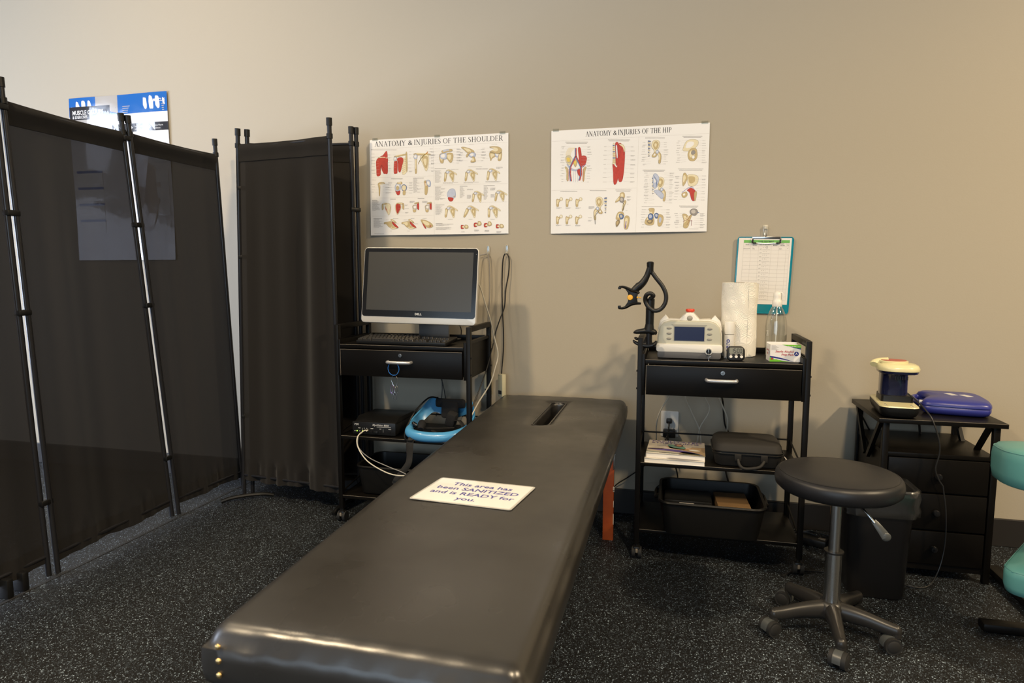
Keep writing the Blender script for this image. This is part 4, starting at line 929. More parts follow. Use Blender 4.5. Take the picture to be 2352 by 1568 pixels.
bm = B(); cyl(bm, T_ @ Vector((Wm-.011, Hm-.03, .001)), T_ @ Vector((Wm-.011, Hm-.03, .002)), .0015, seg=10); obj('webcam', bm, M_chrome, be)
bm = B(); c = T_ @ Vector((Wm/2, .02, -.05)); b2(bm, -1.215, -1.06, 2.985, 3.0, zt+.005, 1.10, .004); b2(bm, -1.24, -1.03, 2.955, 3.09, zt+.001, zt+.009, .003); box(bm, (-1.14, 2.94, 1.10), (.12, .11, .06), .01); obj('stand', bm, mat('stand_grey', (.16, .155, .15), .4, .3), t)
# keyboard
t = thing('keyboard', 'full-size black keyboard lying on the left cart below the screen', 'keyboard', (-1.22, 2.83, zt), rad(-3))
K0 = Matrix.Translation((-1.452, 2.755+.03, zt)) @ Matrix.Rotation(rad(-2.4), 4, 'Z') @ Matrix.Rotation(rad(5), 4, 'X')
bm = B(); prism(bm, rrect(.455, .155, .008, 4, .2275, .0775), K0 @ Matrix.Translation((0, 0, .003)), .016, .003); obj('keyboard_body', bm, M_blk, t)
M_key = mat('key_plastic', (.022, .021, .020), .22, spec=.8)
def keymesh(w):
    bm = B(); r = bmesh.ops.create_cube(bm, size=1)
    for v in bm.verts:
        top = v.co.z > 0; v.co.x = (w/2-.0008)*(1 if v.co.x > 0 else -1)*(.74 if top and w < .03 else .93 if top else 1); v.co.y = .0085*(1 if v.co.y > 0 else -1)*(.76 if top else 1); v.co.z = .009 if top else 0
    bmesh.ops.bevel(bm, geom=bm.edges[:], offset=.0008, segments=1, affect='EDGES'); me = bpy.data.meshes.new('key')
    for f in bm.faces: f.smooth = False
    bm.to_mesh(me); bm.free(); me.materials.append(M_key); return me
KM = {}; Minv = ROOT[t.name].inverted()
def key(x, y, w=.019):
    k = round(w, 4)
    if k not in KM: KM[k] = keymesh(w)
    o = bpy.data.objects.new('key', KM[k]); C.objects.link(o); o.parent = t; o.matrix_local = Minv @ K0 @ Matrix.Translation((x, y, .0185)); ROOT[o.name] = ROOT[t.name]
p = .0191
rows = [(.015, [1.25, 1.25, 1.25, 6.25, 1.25, 1.25, 1.25, 1.25]), (.034, [2.25]+[1]*10+[2.75]), (.053, [1.75]+[1]*11+[2.25]), (.072, [1.5]+[1]*12+[1.5]), (.091, [1]*13+[2])]
for y, ws in rows:
    x = .006
    for q_ in ws: key(x+q_*p/2, y, q_*p); x += q_*p
for i in range(13): key(.016+p*i+.008*(i > 0)+.008*(i > 4)+.008*(i > 8), .122)
for i in range(3): key(.31+p*i, .015); key(.31+p*i, .091)
key(.31+p, .034)
for j, y in enumerate((.015, .034, .053, .072)):
    for i in range(4 if j in (1, 3) else 3):
        key(.3775+p*i, y)
# keys hanging from the drawer handle
t = thing('key_ring', 'blue wire loop and small keys hanging from the left cart drawer handle', 'keys', (-1.245, 2.75, .62))
bm = B(); tube(bm, [(-1.243+.029*cos(a), 2.742-.004*cos(a), .763+.030*sin(a)) for a in [2*pi*k/12 for k in range(12)]], .0013, 6, 4, closed=True); obj('blue_loop', bm, mat('blue_wire', (.02, .18, .62), .35), t)
bm = B(); cyl(bm, (-1.226, 2.744, .742), (-1.219, 2.744, .750), .0028, seg=10); tube(bm, [(-1.243, 2.745, .735), (-1.256, 2.745, .715), (-1.250, 2.745, .693), (-1.238, 2.745, .680), (-1.226, 2.745, .700), (-1.228, 2.745, .722)], .0008, 5, 4, closed=True); obj('wire_clasp', bm, M_chrome, t)
for k, (dx, dz) in enumerate(((-.009, 0), (0, -.006), (.008, -.002))):
    bm = B(); tube(bm, [(-1.243+dx+.008*cos(a), 2.745+dx*.3, .668+dz+.020*sin(a)) for a in [2*pi*i/8 for i in range(8)]], .0012, 5, 3, closed=True); o = obj('ring', bm, mat('ring_metal', (.32, .22, .42), .3, .9) if k == 0 else M_chrome, t)
    bm = B(); cyl(bm, (-1.243+dx, 2.744, .648+dz), (-1.243+dx, 2.746, .648+dz), .007, seg=14); box(bm, (-1.243+dx, 2.745, .633+dz), (.004, .0015, .026)); box(bm, (-1.2405+dx, 2.745, .624+dz), (.003, .0015, .003)); o = obj('key', bm, M_chrome, t)
# electronics box on the shelf
t = thing('monitoring_unit', 'flat black electronics box with two green lights on the left cart shelf', 'electronics', (-1.40, 2.95, Lzm))
U = Matrix.Translation((-1.488, 2.80, Lzm)) @ Matrix.Rotation(rad(1), 4, 'Z')
bm = B(); prism(bm, [(0, 0), (.255, 0), (.255, .052), (.225, .070), (.20, .078), (0, .078)][::1], U @ frame_T((0, 0, 0), (0, 1, 0), (0, 0, 1)), .215, .002) if 0 else b2(bm, 0, .220, .012, .27, .006, .058, .003, M=U)
prism(bm, [(.012, .058), (.06, .082), (.25, .076), (.27, .058)], U @ frame_T((.004, 0, 0), (0, 1, 0), (0, 0, 1)), .212, .001)
for x in (.02, .20):
    for y in (.03, .25): cyl(bm, U @ Vector((x, y, 0)), U @ Vector((x, y, .008)), .008, seg=12)
obj('case', bm, M_blk, t)
bm = B(); b2(bm, -.001, .221, 0, .013, .004, .066, .004, M=U); fp = obj('front_panel', bm, M_blk, t)
ink = Ink(lambda x, y, h: U @ Vector((x, -.0003-h, y))); M_sil = mat('panel_print', (.55, .54, .52), .5)
ink.text('PDI', .010, .053-.004, .0125, 0, sx=1.2, bold=True, sh=.25); ink.text('MyoVision 8000', .104, .049, .0125, 0, sx=1.02, bold=True, sh=.25); ink.rect(.126, .0435, .198, .0455, 0)
for x, w_ in ((.030, .012), (.060, .004), (.073, .004), (.094, .014), (.139, .010), (.185, .014)): ink.rect(x, .034, x+w_, .0365, 0)
for x in (.052, .1575): ink.rect(x, .020, x+.0012, .036, 0)
for x in (.010, .034): ink.rect(x, .0195, x+.007, .022, 0)
obj('panel_print', ink.bm, [M_sil], fp, smooth=False)
M_led = mat('green_led', (.3, .9, .05), .3, emit=(.45, 1, .06, 3.0))
for x in (.024, .0535): bm = B(); sph(bm, U @ Vector((x, -.001, .021)), .0026, 12, 8); o = obj('indicator_light', bm, M_led, fp); o['label'] = 'glowing green indicator light'
for x in (.099, .143, .190): bm = B(); cyl(bm, U @ Vector((x, .001, .022)), U @ Vector((x, -.003, .022)), .0052, seg=16); cyl(bm, U @ Vector((x, -.003, .022)), U @ Vector((x, -.0032, .022)), .0036, seg=16); obj('socket', bm, M_blkgloss, fp)
bm = B(); b2(bm, .112, .132, -.006, .002, .012, .024, .002, M=U); obj('plug', bm, M_blk, fp)
P0 = U @ Vector((.079, -.004, .026))
bm = B(); cyl(bm, P0+Vector((0, .006, 0)), P0+Vector((0, -.008, 0)), .0035, seg=10); tube(bm, [P0, P0+Vector((-.010, -.018, .001)), (-1.428, 2.735, .435), (-1.417, 2.715, .392), (-1.365, 2.70, .335), (-1.285, 2.70, .292), (-1.215, 2.69, .280), (-1.15, 2.69, .286), (-1.10, 2.71, .300), (-1.05, 2.74, .295), (-.98, 2.80, .27)], .0028, 8, 8)
tag(obj('signal_cable', bm, M_cable_w), 'cream cable looping from the front of the black electronics box', 'cable')
bm = B(); tube(bm, [(-1.435, 2.792, .440), (-1.44, 2.765, .430), (-1.435, 2.755, .38), (-1.38, 2.75, .335), (-1.28, 2.74, .302), (-1.20, 2.73, .282), (-1.15, 2.73, .255), (-1.11, 2.74, .235)], .0022, 8, 8); tag(obj('signal_cable', bm, M_cable_g), 'thin grey cable crossing the cream one under the left cart shelf', 'cable')
# blue head restraint with straps
M_bluep = mat('sky_blue_plastic', (.08, .32, .60), .25, coat=.2); M_pad = mat('black_foam', (.010, .010, .011), .9, bump=(300, .4, .001)); M_strap = mat('black_webbing', (.014, .013, .012), .75, bump=(700, .4, .0005))
t = thing('traction_collar', 'bright blue plastic neck device with black pads and straps on the left cart shelf', 'medical device', (-1.06, 2.93, Lzm))
Lo = [(-1.215, 2.865, .470), (-1.200, 2.815, .452), (-1.150, 2.790, .444), (-1.08, 2.785, .442), (-1.00, 2.795, .447), (-.945, 2.83, .462), (-.925, 2.89, .480)]
bm = B(); tube(bm, Lo, [.016, .022, .024, .024, .024, .022, .016], 16, 8, up=(0, 0, 1), flat=1.0); obj('front_hoop', bm, M_bluep, t)
def band(name, P, m, thick=.006, n=6, parent=None):
    """P rows of (bottom point, top point): a curved shell"""
    bm = B(); a = spline([p[0] for p in P], n); b = spline([p[1] for p in P], n); N = 6; ctr = sum(a, Vector())/len(a)
    V = []
    for p, q in zip(a, b):
        row = []
        for k in range(N+1):
            f = k/N; r = p*(1-f)+q*f; o = Vector((r.x-ctr.x, r.y-ctr.y, 0)).normalized(); row.append((r+o*thick*.5*(1+1.5*sin(pi*f)), r-o*thick*.5*(1-1.5*sin(pi*f))))
        V.append(row)
    S = [[[bm.verts.new(c[s]) for c in row] for row in V] for s in (0, 1)]
    for s in (0, 1):
        for i in range(len(a)-1):
            for k in range(N):
                q = (S[s][i][k], S[s][i+1][k], S[s][i+1][k+1], S[s][i][k+1]); bm.faces.new(q if s else q[::-1])
    for k in (0, N):
        for i in range(len(a)-1): bm.faces.new((S[0][i][k], S[0][i+1][k], S[1][i+1][k], S[1][i][k]))
    for i in (0, len(a)-1):
        for k in range(N): bm.faces.new((S[0][i][k], S[0][i][k+1], S[1][i][k+1], S[1][i][k]))
    bmesh.ops.recalc_face_normals(bm, faces=bm.faces[:]); return obj(name, bm, m, parent or t, ang=60)
V3 = Vector
band('back_shell', [(V3((-1.215, 2.87, .452)), V3((-1.225, 2.87, .488))), (V3((-1.185, 2.94, .48)), V3((-1.195, 2.95, .535))), (V3((-1.15, 2.985, .515)), V3((-1.155, 3.0, .585))), (V3((-1.11, 3.00, .505)), V3((-1.105, 3.02, .568))), (V3((-1.05, 3.01, .485)), V3((-1.05, 3.03, .530))), (V3((-.99, 3.00, .505)), V3((-.985, 3.02, .560))), (V3((-.955, 2.98, .515)), V3((-.955, 2.99, .590))), (V3((-.925, 2.93, .48)), V3((-.918, 2.935, .54))), (V3((-.92, 2.885, .455)), V3((-.915, 2.885, .50)))], M_bluep, .008)
bm = B(); box(bm, (-1.055, 2.975, .535), (.085, .035, .085), .014, (rad(-8), 0, 0)); box(bm, (-1.055, 2.985, .565), (.155, .025, .045), .012); box(bm, (-1.03, 2.93, .50), (.05, .05, .07), .012, (.2, .3, 0)); obj('black_pad', bm, M_pad, t)
bm = B(); tube(bm, [(-1.175, 2.90, .47), (-1.155, 2.86, .485), (-1.15, 2.83, .465)], [.012, .02, .014], 10, 5); obj('side_pad', bm, M_pad, t)
bm = B(); tube(bm, [(-1.12, 2.99, .588), (-1.16, 2.96, .590), (-1.205, 2.90, .535), (-1.222, 2.84, .475), (-1.215, 2.79, .435), (-1.19, 2.765, .425), (-1.16, 2.757, .428)], .0042, 8, 8); obj('bungee_cord', bm, M_blk, t)
for P in ([(-1.16, 2.87, .462), (-1.08, 2.86, .468), (-1.0, 2.88, .470)], [(-1.10, 2.85, .458), (-1.05, 2.83, .45), (-.98, 2.84, .455)], [(-1.02, 2.92, .49), (-.98, 2.90, .50), (-.94, 2.86, .47)]):
    bm = B(); tube(bm, P, .010, 8, 6, flat=.25, up=(0, 0, 1)); obj('strap', bm, M_strap, t)
bm = B(); tube(bm, [(-1.17, 2.82, .432), (-1.175, 2.775, .432), (-1.178, 2.762, .405), (-1.178, 2.758, .355), (-1.182, 2.752, .320), (-1.205, 2.748, .285), (-1.235, 2.742, .245), (-1.25, 2.74, .22)], [.010, .014, .018, .015, .015, .015, .015, .014], 8, 6, flat=.22, up=(0, -1, 0)); o = obj('strap', bm, M_strap, t); o['label'] = 'black strap hanging down over the shelf edge'
bm = B(); tube(bm, [(-1.19, 2.86, .475), (-1.19, 2.84, .49), (-1.175, 2.84, .48)], .009, 10, 4); obj('swivel', bm, M_blkgloss, t)
# tubs
def tub(label, c, w, l, h, z, rot=0):
    t = thing('bus_tub', label, 'tub', (c[0], c[1], z), rot, group='black bus tubs'); R4 = Matrix.Translation((c[0], c[1], 0)) @ Matrix.Rotation(rot, 4, 'Z')
    def rg(w_, l_, r, z_): return [R4 @ Vector((x, y, z_)) for x, y in rrect(w_, l_, r, 7)]
    b = .88
    bm = B(); loft(bm, [rg(w*b-.03, l*b-.03, .02, z+.0005), rg(w*b-.004, l*b-.004, .032, z+.006), rg(w*b, l*b, .034, z+.014), rg(w*.965, l*.965, .042, z+h-.022), rg(w*.965, l*.965, .042, z+h-.012), rg(w, l, .05, z+h-.012), rg(w+.006, l+.006, .053, z+h-.006), rg(w, l, .05, z+h), rg(w*.955, l*.945, .042, z+h-.002), rg(w*.94, l*.93, .04, z+h-.02), rg(w*b-.01, l*b-.01, .03, z+.012), rg(w*b-.04, l*b-.04, .02, z+.006)], True, True); obj('tub_body', bm, M_tub, t)
    for s in (-1, 1):
        bm = B(); tube(bm, [R4 @ Vector((s*w/2*.98, -l*.16, z+h-.008)), R4 @ Vector((s*(w/2+.010), -l*.14, z+h-.02)), R4 @ Vector((s*(w/2+.013), 0, z+h-.03)), R4 @ Vector((s*(w/2+.010), l*.14, z+h-.02)), R4 @ Vector((s*w/2*.98, l*.16, z+h-.008))], .009, 8, 5); obj('handle', bm, M_tub, t)
    return t
tub('black plastic tub on the lowest shelf of the computer cart, half hidden by the table', (-1.285, 2.93), .40, .27, .145, Lzl, 0)
tub('black plastic tub holding a brown box, on the lowest shelf of the right cart', (.165, 2.815), .42, .34, .145, Rzl, rad(0))
bm = B(); bm2 = box(bm, (.255, 2.82, Rzl+.062), (.13, .20, .105), .002, (0, 0, rad(3)))
tag(obj('cardboard_box', bm, mat('brown_card', (.13, .075, .03), .7)), 'flat brown cardboard box standing inside the black tub', 'box')
t = thing('small_case', 'black case with a grey label lying inside the tub beside the brown box', 'case', (.07, 2.85, Rzl+.01))
bm = B(); box(bm, (.075, 2.86, Rzl+.058), (.20, .14, .10), .008); obj('case_body', bm, M_blk, t); bm = B(); b2(bm, .04, .10, 2.7885, 2.7895, Rzl+.086, Rzl+.098); o = obj('label_tag', bm, M_lgrey, t)
# ---------------------------------------------------------------- wall hooks and hanging sensors
def hook(x, z, label):
    t = thing('wall_hook', label, 'hook', (x, D, z), group='clear wall hooks')
    bm = B(); b2(bm, x-.008, x+.008, D-.003, D, z-.012, z+.022, .001); o = obj('backing', bm, M_clear, t, smooth=False)
    bm = B(); tube(bm, [(x-.006, D-.005, z+.018), (x-.0075, D-.006, z), (x-.006, D-.006, z-.016), (x, D-.006, z-.020), (x+.006, D-.006, z-.016), (x+.0075, D-.006, z), (x+.006, D-.005, z+.018), (x, D-.005, z+.021)], .0016, 8, 4, closed=True); tube(bm, [(x, D-.003, z-.002), (x, D-.010, z-.020), (x, D-.018, z-.026), (x, D-.022, z-.018)], .0022, 8, 4); obj('hook_loop', bm, M_clear if 0 else mat('clear_hook', (.7, .66, .55), .15, coat=1, alpha=.75), t)
hook(-.927, 1.315, 'small clear wall hook nearest the computer, holding a grey cable loop')
hook(-.829, 1.317, 'small clear wall hook holding the tall black cable loop')
hx = -.829
bm = B(); tube(bm, [(hx-.018, D-.045, .688), (hx-.010, D-.03, .85), (hx-.020, D-.02, 1.05), (hx-.020, D-.018, 1.20), (hx-.014, D-.018, 1.275), (hx, D-.018, 1.296), (hx+.015, D-.018, 1.272), (hx+.014, D-.02, 1.20), (hx+.002, D-.03, 1.12), (hx-.003, D-.04, 1.03), (hx-.022, D-.055, .97), (hx-.042, D-.07, .90), (hx-.050, D-.09, .84), (-.885, 3.02, .72), (-.91, 2.93, .60), (-.94, 2.88, .52)], .0032, 8, 8)
tag(obj('sensor_cable', bm, M_cable_b), 'black cable looped over the right-hand clear wall hook', 'cable')
hx = -.927
bm = B(); tube(bm, [(hx+.005, D-.03, .69), (hx+.003, D-.02, .90), (hx+.012, D-.018, 1.10), (hx+.011, D-.018, 1.24), (hx+.005, D-.018, 1.290), (hx, D-.018, 1.296), (hx-.015, D-.02, 1.292), (hx-.04, D-.03, 1.28), (-.99, D-.06, 1.20), (-1.02, D-.10, 1.10)], .0028, 8, 8)
tag(obj('sensor_cable', bm, M_cable_g), 'grey cable looped over the left-hand clear wall hook behind the screen', 'cable')
bm = B(); tube(bm, [(-.895, 2.86, 1.20), (-.885, 2.94, 1.13), (-.872, 2.98, 1.05), (-.862, 3.03, .97), (-.862, 3.09, .89), (-.845, 3.10, .80), (-.85, 3.06, .73), (-.865, 3.02, .66), (-.90, 2.95, .585), (-.925, 2.90, .52)], .0034, 8, 8)
tag(obj('power_cable', bm, M_cable_w), 'white cable hanging from the back edge of the computer screen', 'cable')
def sensor(x, y, z, label, rz, lab=True):
    t = thing('hand_sensor', label, 'sensor', (x, y, z-.115), rz, group='hanging hand sensors'); R4 = Matrix.Translation((x, y, z)) @ Matrix.Rotation(rz, 4, 'Z')
    bm = B(); b2(bm, -.018, .018, -.012, .012, -.115, 0, .002, M=R4); o = obj('sensor_body', bm, M_cream, t)
    bm = B()
    for zz in (-.006, -.108): cyl(bm, R4 @ Vector((-.008, -.0118, zz)), R4 @ Vector((-.008, -.0132, zz)), .0022, seg=10)
    obj('screw', bm, M_chrome, o)
    bm = B(); b2(bm, -.014, .012, -.0135, -.0118, -.102, -.083, .0003, M=R4); o2 = obj('data_plate', bm, M_ink, o)
    bm = B(); cyl(bm, R4 @ Vector((-.006, 0, -.128)), R4 @ Vector((-.006, 0, -.112)), .005, seg=12); obj('tip', bm, M_white, o)
sensor(-.925, D-.020, .69, 'cream handheld sensor box hanging behind the left cart leg', rad(0)); sensor(-.842, D-.055, .690, 'cream handheld sensor box hanging at the table head, right of its twin', rad(-38))
for xs_, lb in (((-1.20, 3.16, .95), 'thin black cable hanging behind the keyboard, beside its twin'), ((-1.06, 3.17, .92), 'thin black cable hanging down behind the blue neck device')):
    x, y, z = xs_; bm = B(); tube(bm, [(x-.03, y-.1, z+.06), (x, y, z), (x-.01, y+.01, .80), (x+.03, y+.01, .68), (x+.035, y, .56), (x+.01, y-.02, .46)], .0026, 8, 6); tag(obj('power_cable', bm, M_cable_b), lb, 'cable')
bm = B(); tube(bm, [(-1.17, 3.10, .95), (-1.16, 3.12, .88), (-1.19, 3.17, .72), (-1.16, 3.17, .62), (-1.13, 3.15, .50)], .0028, 8, 6); tag(obj('power_cable', bm, M_cable_b), 'black cable under the left cart drawer near the hanging keys', 'cable')
# ---------------------------------------------------------------- laser unit on the right cart
zt = Rzs
t = thing('laser_unit', 'beige tabletop laser therapy unit with a blue display and red stop button', 'medical device', (.06, 2.80, zt))
U = Matrix.Translation((.060, 2.755, zt)) @ Matrix.Rotation(rad(-2), 4, 'Z')
M_beige = mat('beige_shell', (.50, .49, .40), .38); M_offw = mat('off_white_shell', (.74, .72, .67), .32); M_dgrey = mat('dark_grey_base', (.10, .098, .10), .5)
def outl(w, h, top): return [(-w, 0), (w, 0), (w, h*.25), (w*.985, h*.55), (w*.93, h*.80), (w*.82, h*.93), (w*.62, h)]+([(w*.30, h*.985), (w*.20, h*1.10), (w*.10, h*1.20), (0, h*1.21), (-w*.10, h*1.20), (-w*.22, h*1.10), (-w*.32, h*.985)] if top else [])+[(-w*.62, h), (-w*.82, h*.93), (-w*.93, h*.80), (-w*.985, h*.55), (-w, h*.25)]
F = U @ frame_T((0, 0, 0), (1, 0, 0), (0, 0, 1))  # local: x right, y up, z toward camera(-Y)
bm = B(); prism(bm, [(x*1.0, y+.026) for x, y in outl(.128, .128, False)], F @ Matrix.Translation((0, 0, -.155)), .150, .010, seg=3); obj('main_shell', bm, M_beige, t, ang=60)
bm = B(); prism(bm, [(x, y+.026) for x, y in outl(.131, .134, True)], F @ Matrix.Translation((0, 0, -.125)), .095, .008, seg=3); ts = obj('top_shell', bm, M_offw, t, ang=60)
bm = B(); prism(bm, [(x, y+.030) for x, y in outl(.1265, .126, False)], F @ Matrix.Translation((0, 0, -.03)), .030, .006, seg=3); obj('front_face', bm, M_beige, t, ang=60)
bm = B(); prism(bm, rrect(.262, .034, .010, 4, 0, .044), F @ Matrix.Translation((0, 0, -.16)), .172, .004); obj('lower_band', bm, M_offw, t)
bm = B(); prism(bm, rrect(.252, .028, .010, 4, 0, .016), F @ Matrix.Translation((0, 0, -.158)), .168, .003); obj('base', bm, M_dgrey, t)
bm = B(); prism(bm, [(-.062, .074), (.062, .074), (.062, .134), (.070, .141), (-.070, .141), (-.062, .134)], F @ Matrix.Translation((0, 0, 0)), .0016); sc = obj('screen_frame', bm, mat('frame_grey', (.36, .35, .30), .5), t)
bm = B(); prism(bm, [(-.059, .075), (.059, .075), (.059, .132), (-.059, .132)], F @ Matrix.Translation((0, 0, .0016)), .001); o = obj('display', bm, mat('blue_display', (.006, .008, .045), .3, bump=(700, .2, .0003)), t); o['label'] = 'dark blue display'
for s in (-1, 1):
    for j in range(3):
        bm = B(); sph(bm, F @ Vector((s*.080, .125-.0215*j, .0005)), (.0105, .003, .0052), 18, 8); o = obj('button', bm, mat('grey_button', (.30, .29, .26), .4) if s*j == 0 and s < 0 else bpy.data.materials['grey_button'], t); o['label'] = 'grey oval button'
bm = B(); lathe(bm, [(0, .022), (.016, .021), (.0185, .017), (.018, .011), (.012, .008), (.011, 0), (0, 0)], F @ Vector((0, .180, -.075)), 24); o = obj('stop_button', bm, mat('red_button', (.62, .05, .02), .35), t); o['label'] = 'red emergency stop button'
bm = B(); sph(bm, F @ Vector((0, .165, -.034)), (.013, .010, .012), 18, 10); obj('button_recess', bm, bpy.data.materials['grey_button'], t)
for s in (-1, 1): bm = B(); prism(bm, [(s*.078, .150), (s*.100, .176), (s*.122, .152), (s*.131, .110), (s*.110, .130)][::s], F @ Matrix.Translation((0, 0, -.10)), .030, .003); obj('side_grip', bm, M_offw, t)
bm = B(); lathe(bm, [(.0105, .004), (.0135, .006), (.0145, .003), (.0145, 0), (0, 0)], F @ Vector((.078, .034, .011)), 24, M=F.to_3x3().to_4x4()); o = obj('key_switch', bm, M_offw, t)
bm = B(); cyl(bm, F @ Vector((.078, .034, .011)), F @ Vector((.078, .034, .016)), .0105, seg=20); b2(bm, .0765, .0795, -.03, -.012, .024, .044, .001, M=U); tube(bm, [F @ Vector((.078+.007*cos(a), .018+.007*sin(a), .018)) for a in [2*pi*k/8 for k in range(8)]], .0007, 5, 3, closed=True); cyl(bm, F @ Vector((.0795, .012, .018)), F @ Vector((.0785, -.012, .022)), .0022, seg=8); o2 = obj('switch_key', bm, M_chrome, o)
bm = B(); cyl(bm, F @ Vector((.078, .034, .0115)), F @ Vector((.078, .034, .0165)), .010, seg=20); obj('key_barrel', bm, M_blk, o)
# spray / lotion stick
t = thing('lotion_stick', 'small white capped tube standing between the laser unit and paper towels', 'tube', (.222, 2.83, zt))
bm = B(); cyl(bm, (.222, 2.83, zt), (.222, 2.83, zt+.098), .0205, seg=28); o1 = obj('tube_body', bm, M_white, t)
bm = B(); lathe(bm, [(.0208, .100), (.0212, .102), (.0212, .148), (.020, .151), (0, .151)], (.222, 2.83, zt), 28); obj('cap', bm, M_offw, t)
def cylmap(c, r, a0):
    return lambda x, y, h: Vector((c[0]+(r+h)*sin(x/r+a0), c[1]-(r+h)*cos(x/r+a0), c[2]+y))
ink = Ink(cylmap((.222, 2.83, zt), .0206, -.15)); 
f0 = ink.fn; ink.fn = lambda x, y, h: f0(-y, x, h); ink.text('aero', .028, -.004, .028, 0, bold=True)
for j in range(5): 
    for i in range(2): f_ = ink.fn; ink.rect(.070-.004*j, -.016+.0*i, .0705-.004*j, -.008, 1)
obj('tube_print', ink.bm, [M_bluetxt, M_grey], o1, smooth=False)
# paper towels
t = thing('paper_towel_roll', 'white embossed paper towel roll standing in front of the clipboard', 'paper towels', (.262, 2.92, zt))
M_towel = mat('embossed_paper', (.86, .83, .75), .85)
nt = M_towel.node_tree; bb = nt.nodes['Principled BSDF']; tc = [n for n in nt.nodes if n.type == 'TEX_COORD'][0]
uvn = nt.nodes.new('ShaderNodeTexCoord'); vo = nt.nodes.new('ShaderNodeTexVoronoi'); vo.inputs['Scale'].default_value = 15; vo.inputs['Randomness'].default_value = .8
si = nt.nodes.new('ShaderNodeMath'); si.operation = 'SINE'; mu = nt.nodes.new('ShaderNodeMath'); mu.operation = 'MULTIPLY'; mu.inputs[1].default_value = 125
bp = nt.nodes.new('ShaderNodeBump'); bp.inputs['Strength'].default_value = .9; bp.inputs['Distance'].default_value = .0005
nt.links.new(uvn.outputs['Object'], vo.inputs['Vector']); nt.links.new(vo.outputs['Distance'], mu.inputs[0]); nt.links.new(mu.outputs[0], si.inputs[0]); nt.links.new(si.outputs[0], bp.inputs['Height']); nt.links.new(bp.outputs[0], bb.inputs['Normal'])
bm = B(); n = 90
rings = []
for q in range(15):
    z = zt+.001+.309*q/14
    rings.append([Vector((.262+(.069+.0012*sin(k*.5+q))*cos(2*pi*k/n), 2.92+(.069+.0012*sin(k*.5+q))*sin(2*pi*k/n), z)) for k in range(n)])
rings.append([Vector((.262+.021*cos(2*pi*k/n), 2.92+.021*sin(2*pi*k/n), zt+.309)) for k in range(n)]); rings.append([Vector((.262+.021*cos(2*pi*k/n), 2.92+.021*sin(2*pi*k/n), zt+.002)) for k in range(n)])
loft(bm, rings); obj('roll', bm, M_towel, t)
bm = B(); tube(bm, [(.262+.020*cos(2*pi*k/20), 2.92+.020*sin(2*pi*k/20), zt+.309) for k in range(20)], .0012, 6, 2, closed=True); cyl(bm, (.262, 2.92, zt), (.262, 2.92, zt+.309), .0198, seg=24, caps=False); obj('cardboard_core', bm, bpy.data.materials['brown_card'], t)
bm = B(); g = []
for j in range(9):
    z = zt+.003+.304*j/8; g.append([bm.verts.new((0.262+(.0705+.0008*i+.002*(i > 4)*sin(j))*cos(rad(-62+9*i)), 2.92+(.0705+.0008*i)*sin(rad(-62+9*i)), z)) for i in range(8)])
for a, b in zip(g, g[1:]):
    for i in range(7): bm.faces.new((a[i], a[i+1], b[i+1], b[i]))
obj('loose_sheet', bm, M_towel, t)
# timer
t = thing('kitchen_timer', 'small black digital timer showing 15:00 beside the laser unit', 'timer', (.245, 2.745, zt))
Tm = Matrix.Translation((.2435, 2.735, zt)) @ Matrix.Rotation(rad(6), 4, 'Z') @ frame_T((0, 0, 0), (1, 0, 0), (0, .20, 1)) 
bm = B(); prism(bm, rrect(.070, .060, .019, 6, 0, .030), Tm @ Matrix.Translation((0, 0, -.014)), .016, .004, seg=3); obj('timer_body', bm, M_blk, t, ang=60)
bm = B(); prism(bm, rrect(.052, .024, .004, 4, 0, .041), Tm @ Matrix.Translation((0, 0, .0018)), .0008); o = obj('lcd', bm, mat('lcd_grey', (.20, .21, .18), .4), t)
ink = Ink(lambda x, y, h: Tm @ Vector((x, y, .0027+h)))
def seg7(c, x, y, w, h):
    m = {'1': 'bc', '5': 'acdfg', '0': 'abcdef'}[c]; t_ = .0021
    P = {'a': (x, y+h, x+w, y+h), 'b': (x+w, y+h, x+w, y+h/2), 'c': (x+w, y+h/2, x+w, y), 'd': (x, y, x+w, y), 'e': (x, y, x, y+h/2), 'f': (x, y+h/2, x, y+h), 'g': (x, y+h/2, x+w, y+h/2)}
    for k in m: a, b, c_, d = P[k]; ink.line([(a, b), (c_, d)], t_, 0)
for i, c in enumerate('1500'): seg7(c, -.0185+.0105*i+.002*(i > 1), .033, .0068, .0155)
ink.rect(.0016-.0005, .038, .0026, .0395, 0); ink.rect(.0016-.0005, .043, .0026, .0445, 0)
for x in (-.020, 0, .020): ink.rect(x-.005, .0255, x+.005, .027, 1)
obj('lcd_digits', ink.bm, [M_ink, M_lgrey], o, smooth=False)
for x in (-.0205, 0, .0205): bm = B(); cyl(bm, Tm @ Vector((x, .017, 0)), Tm @ Vector((x, .017, .004)), .0058, seg=20); o = obj('button', bm, M_white, t); o['label'] = 'round white button'
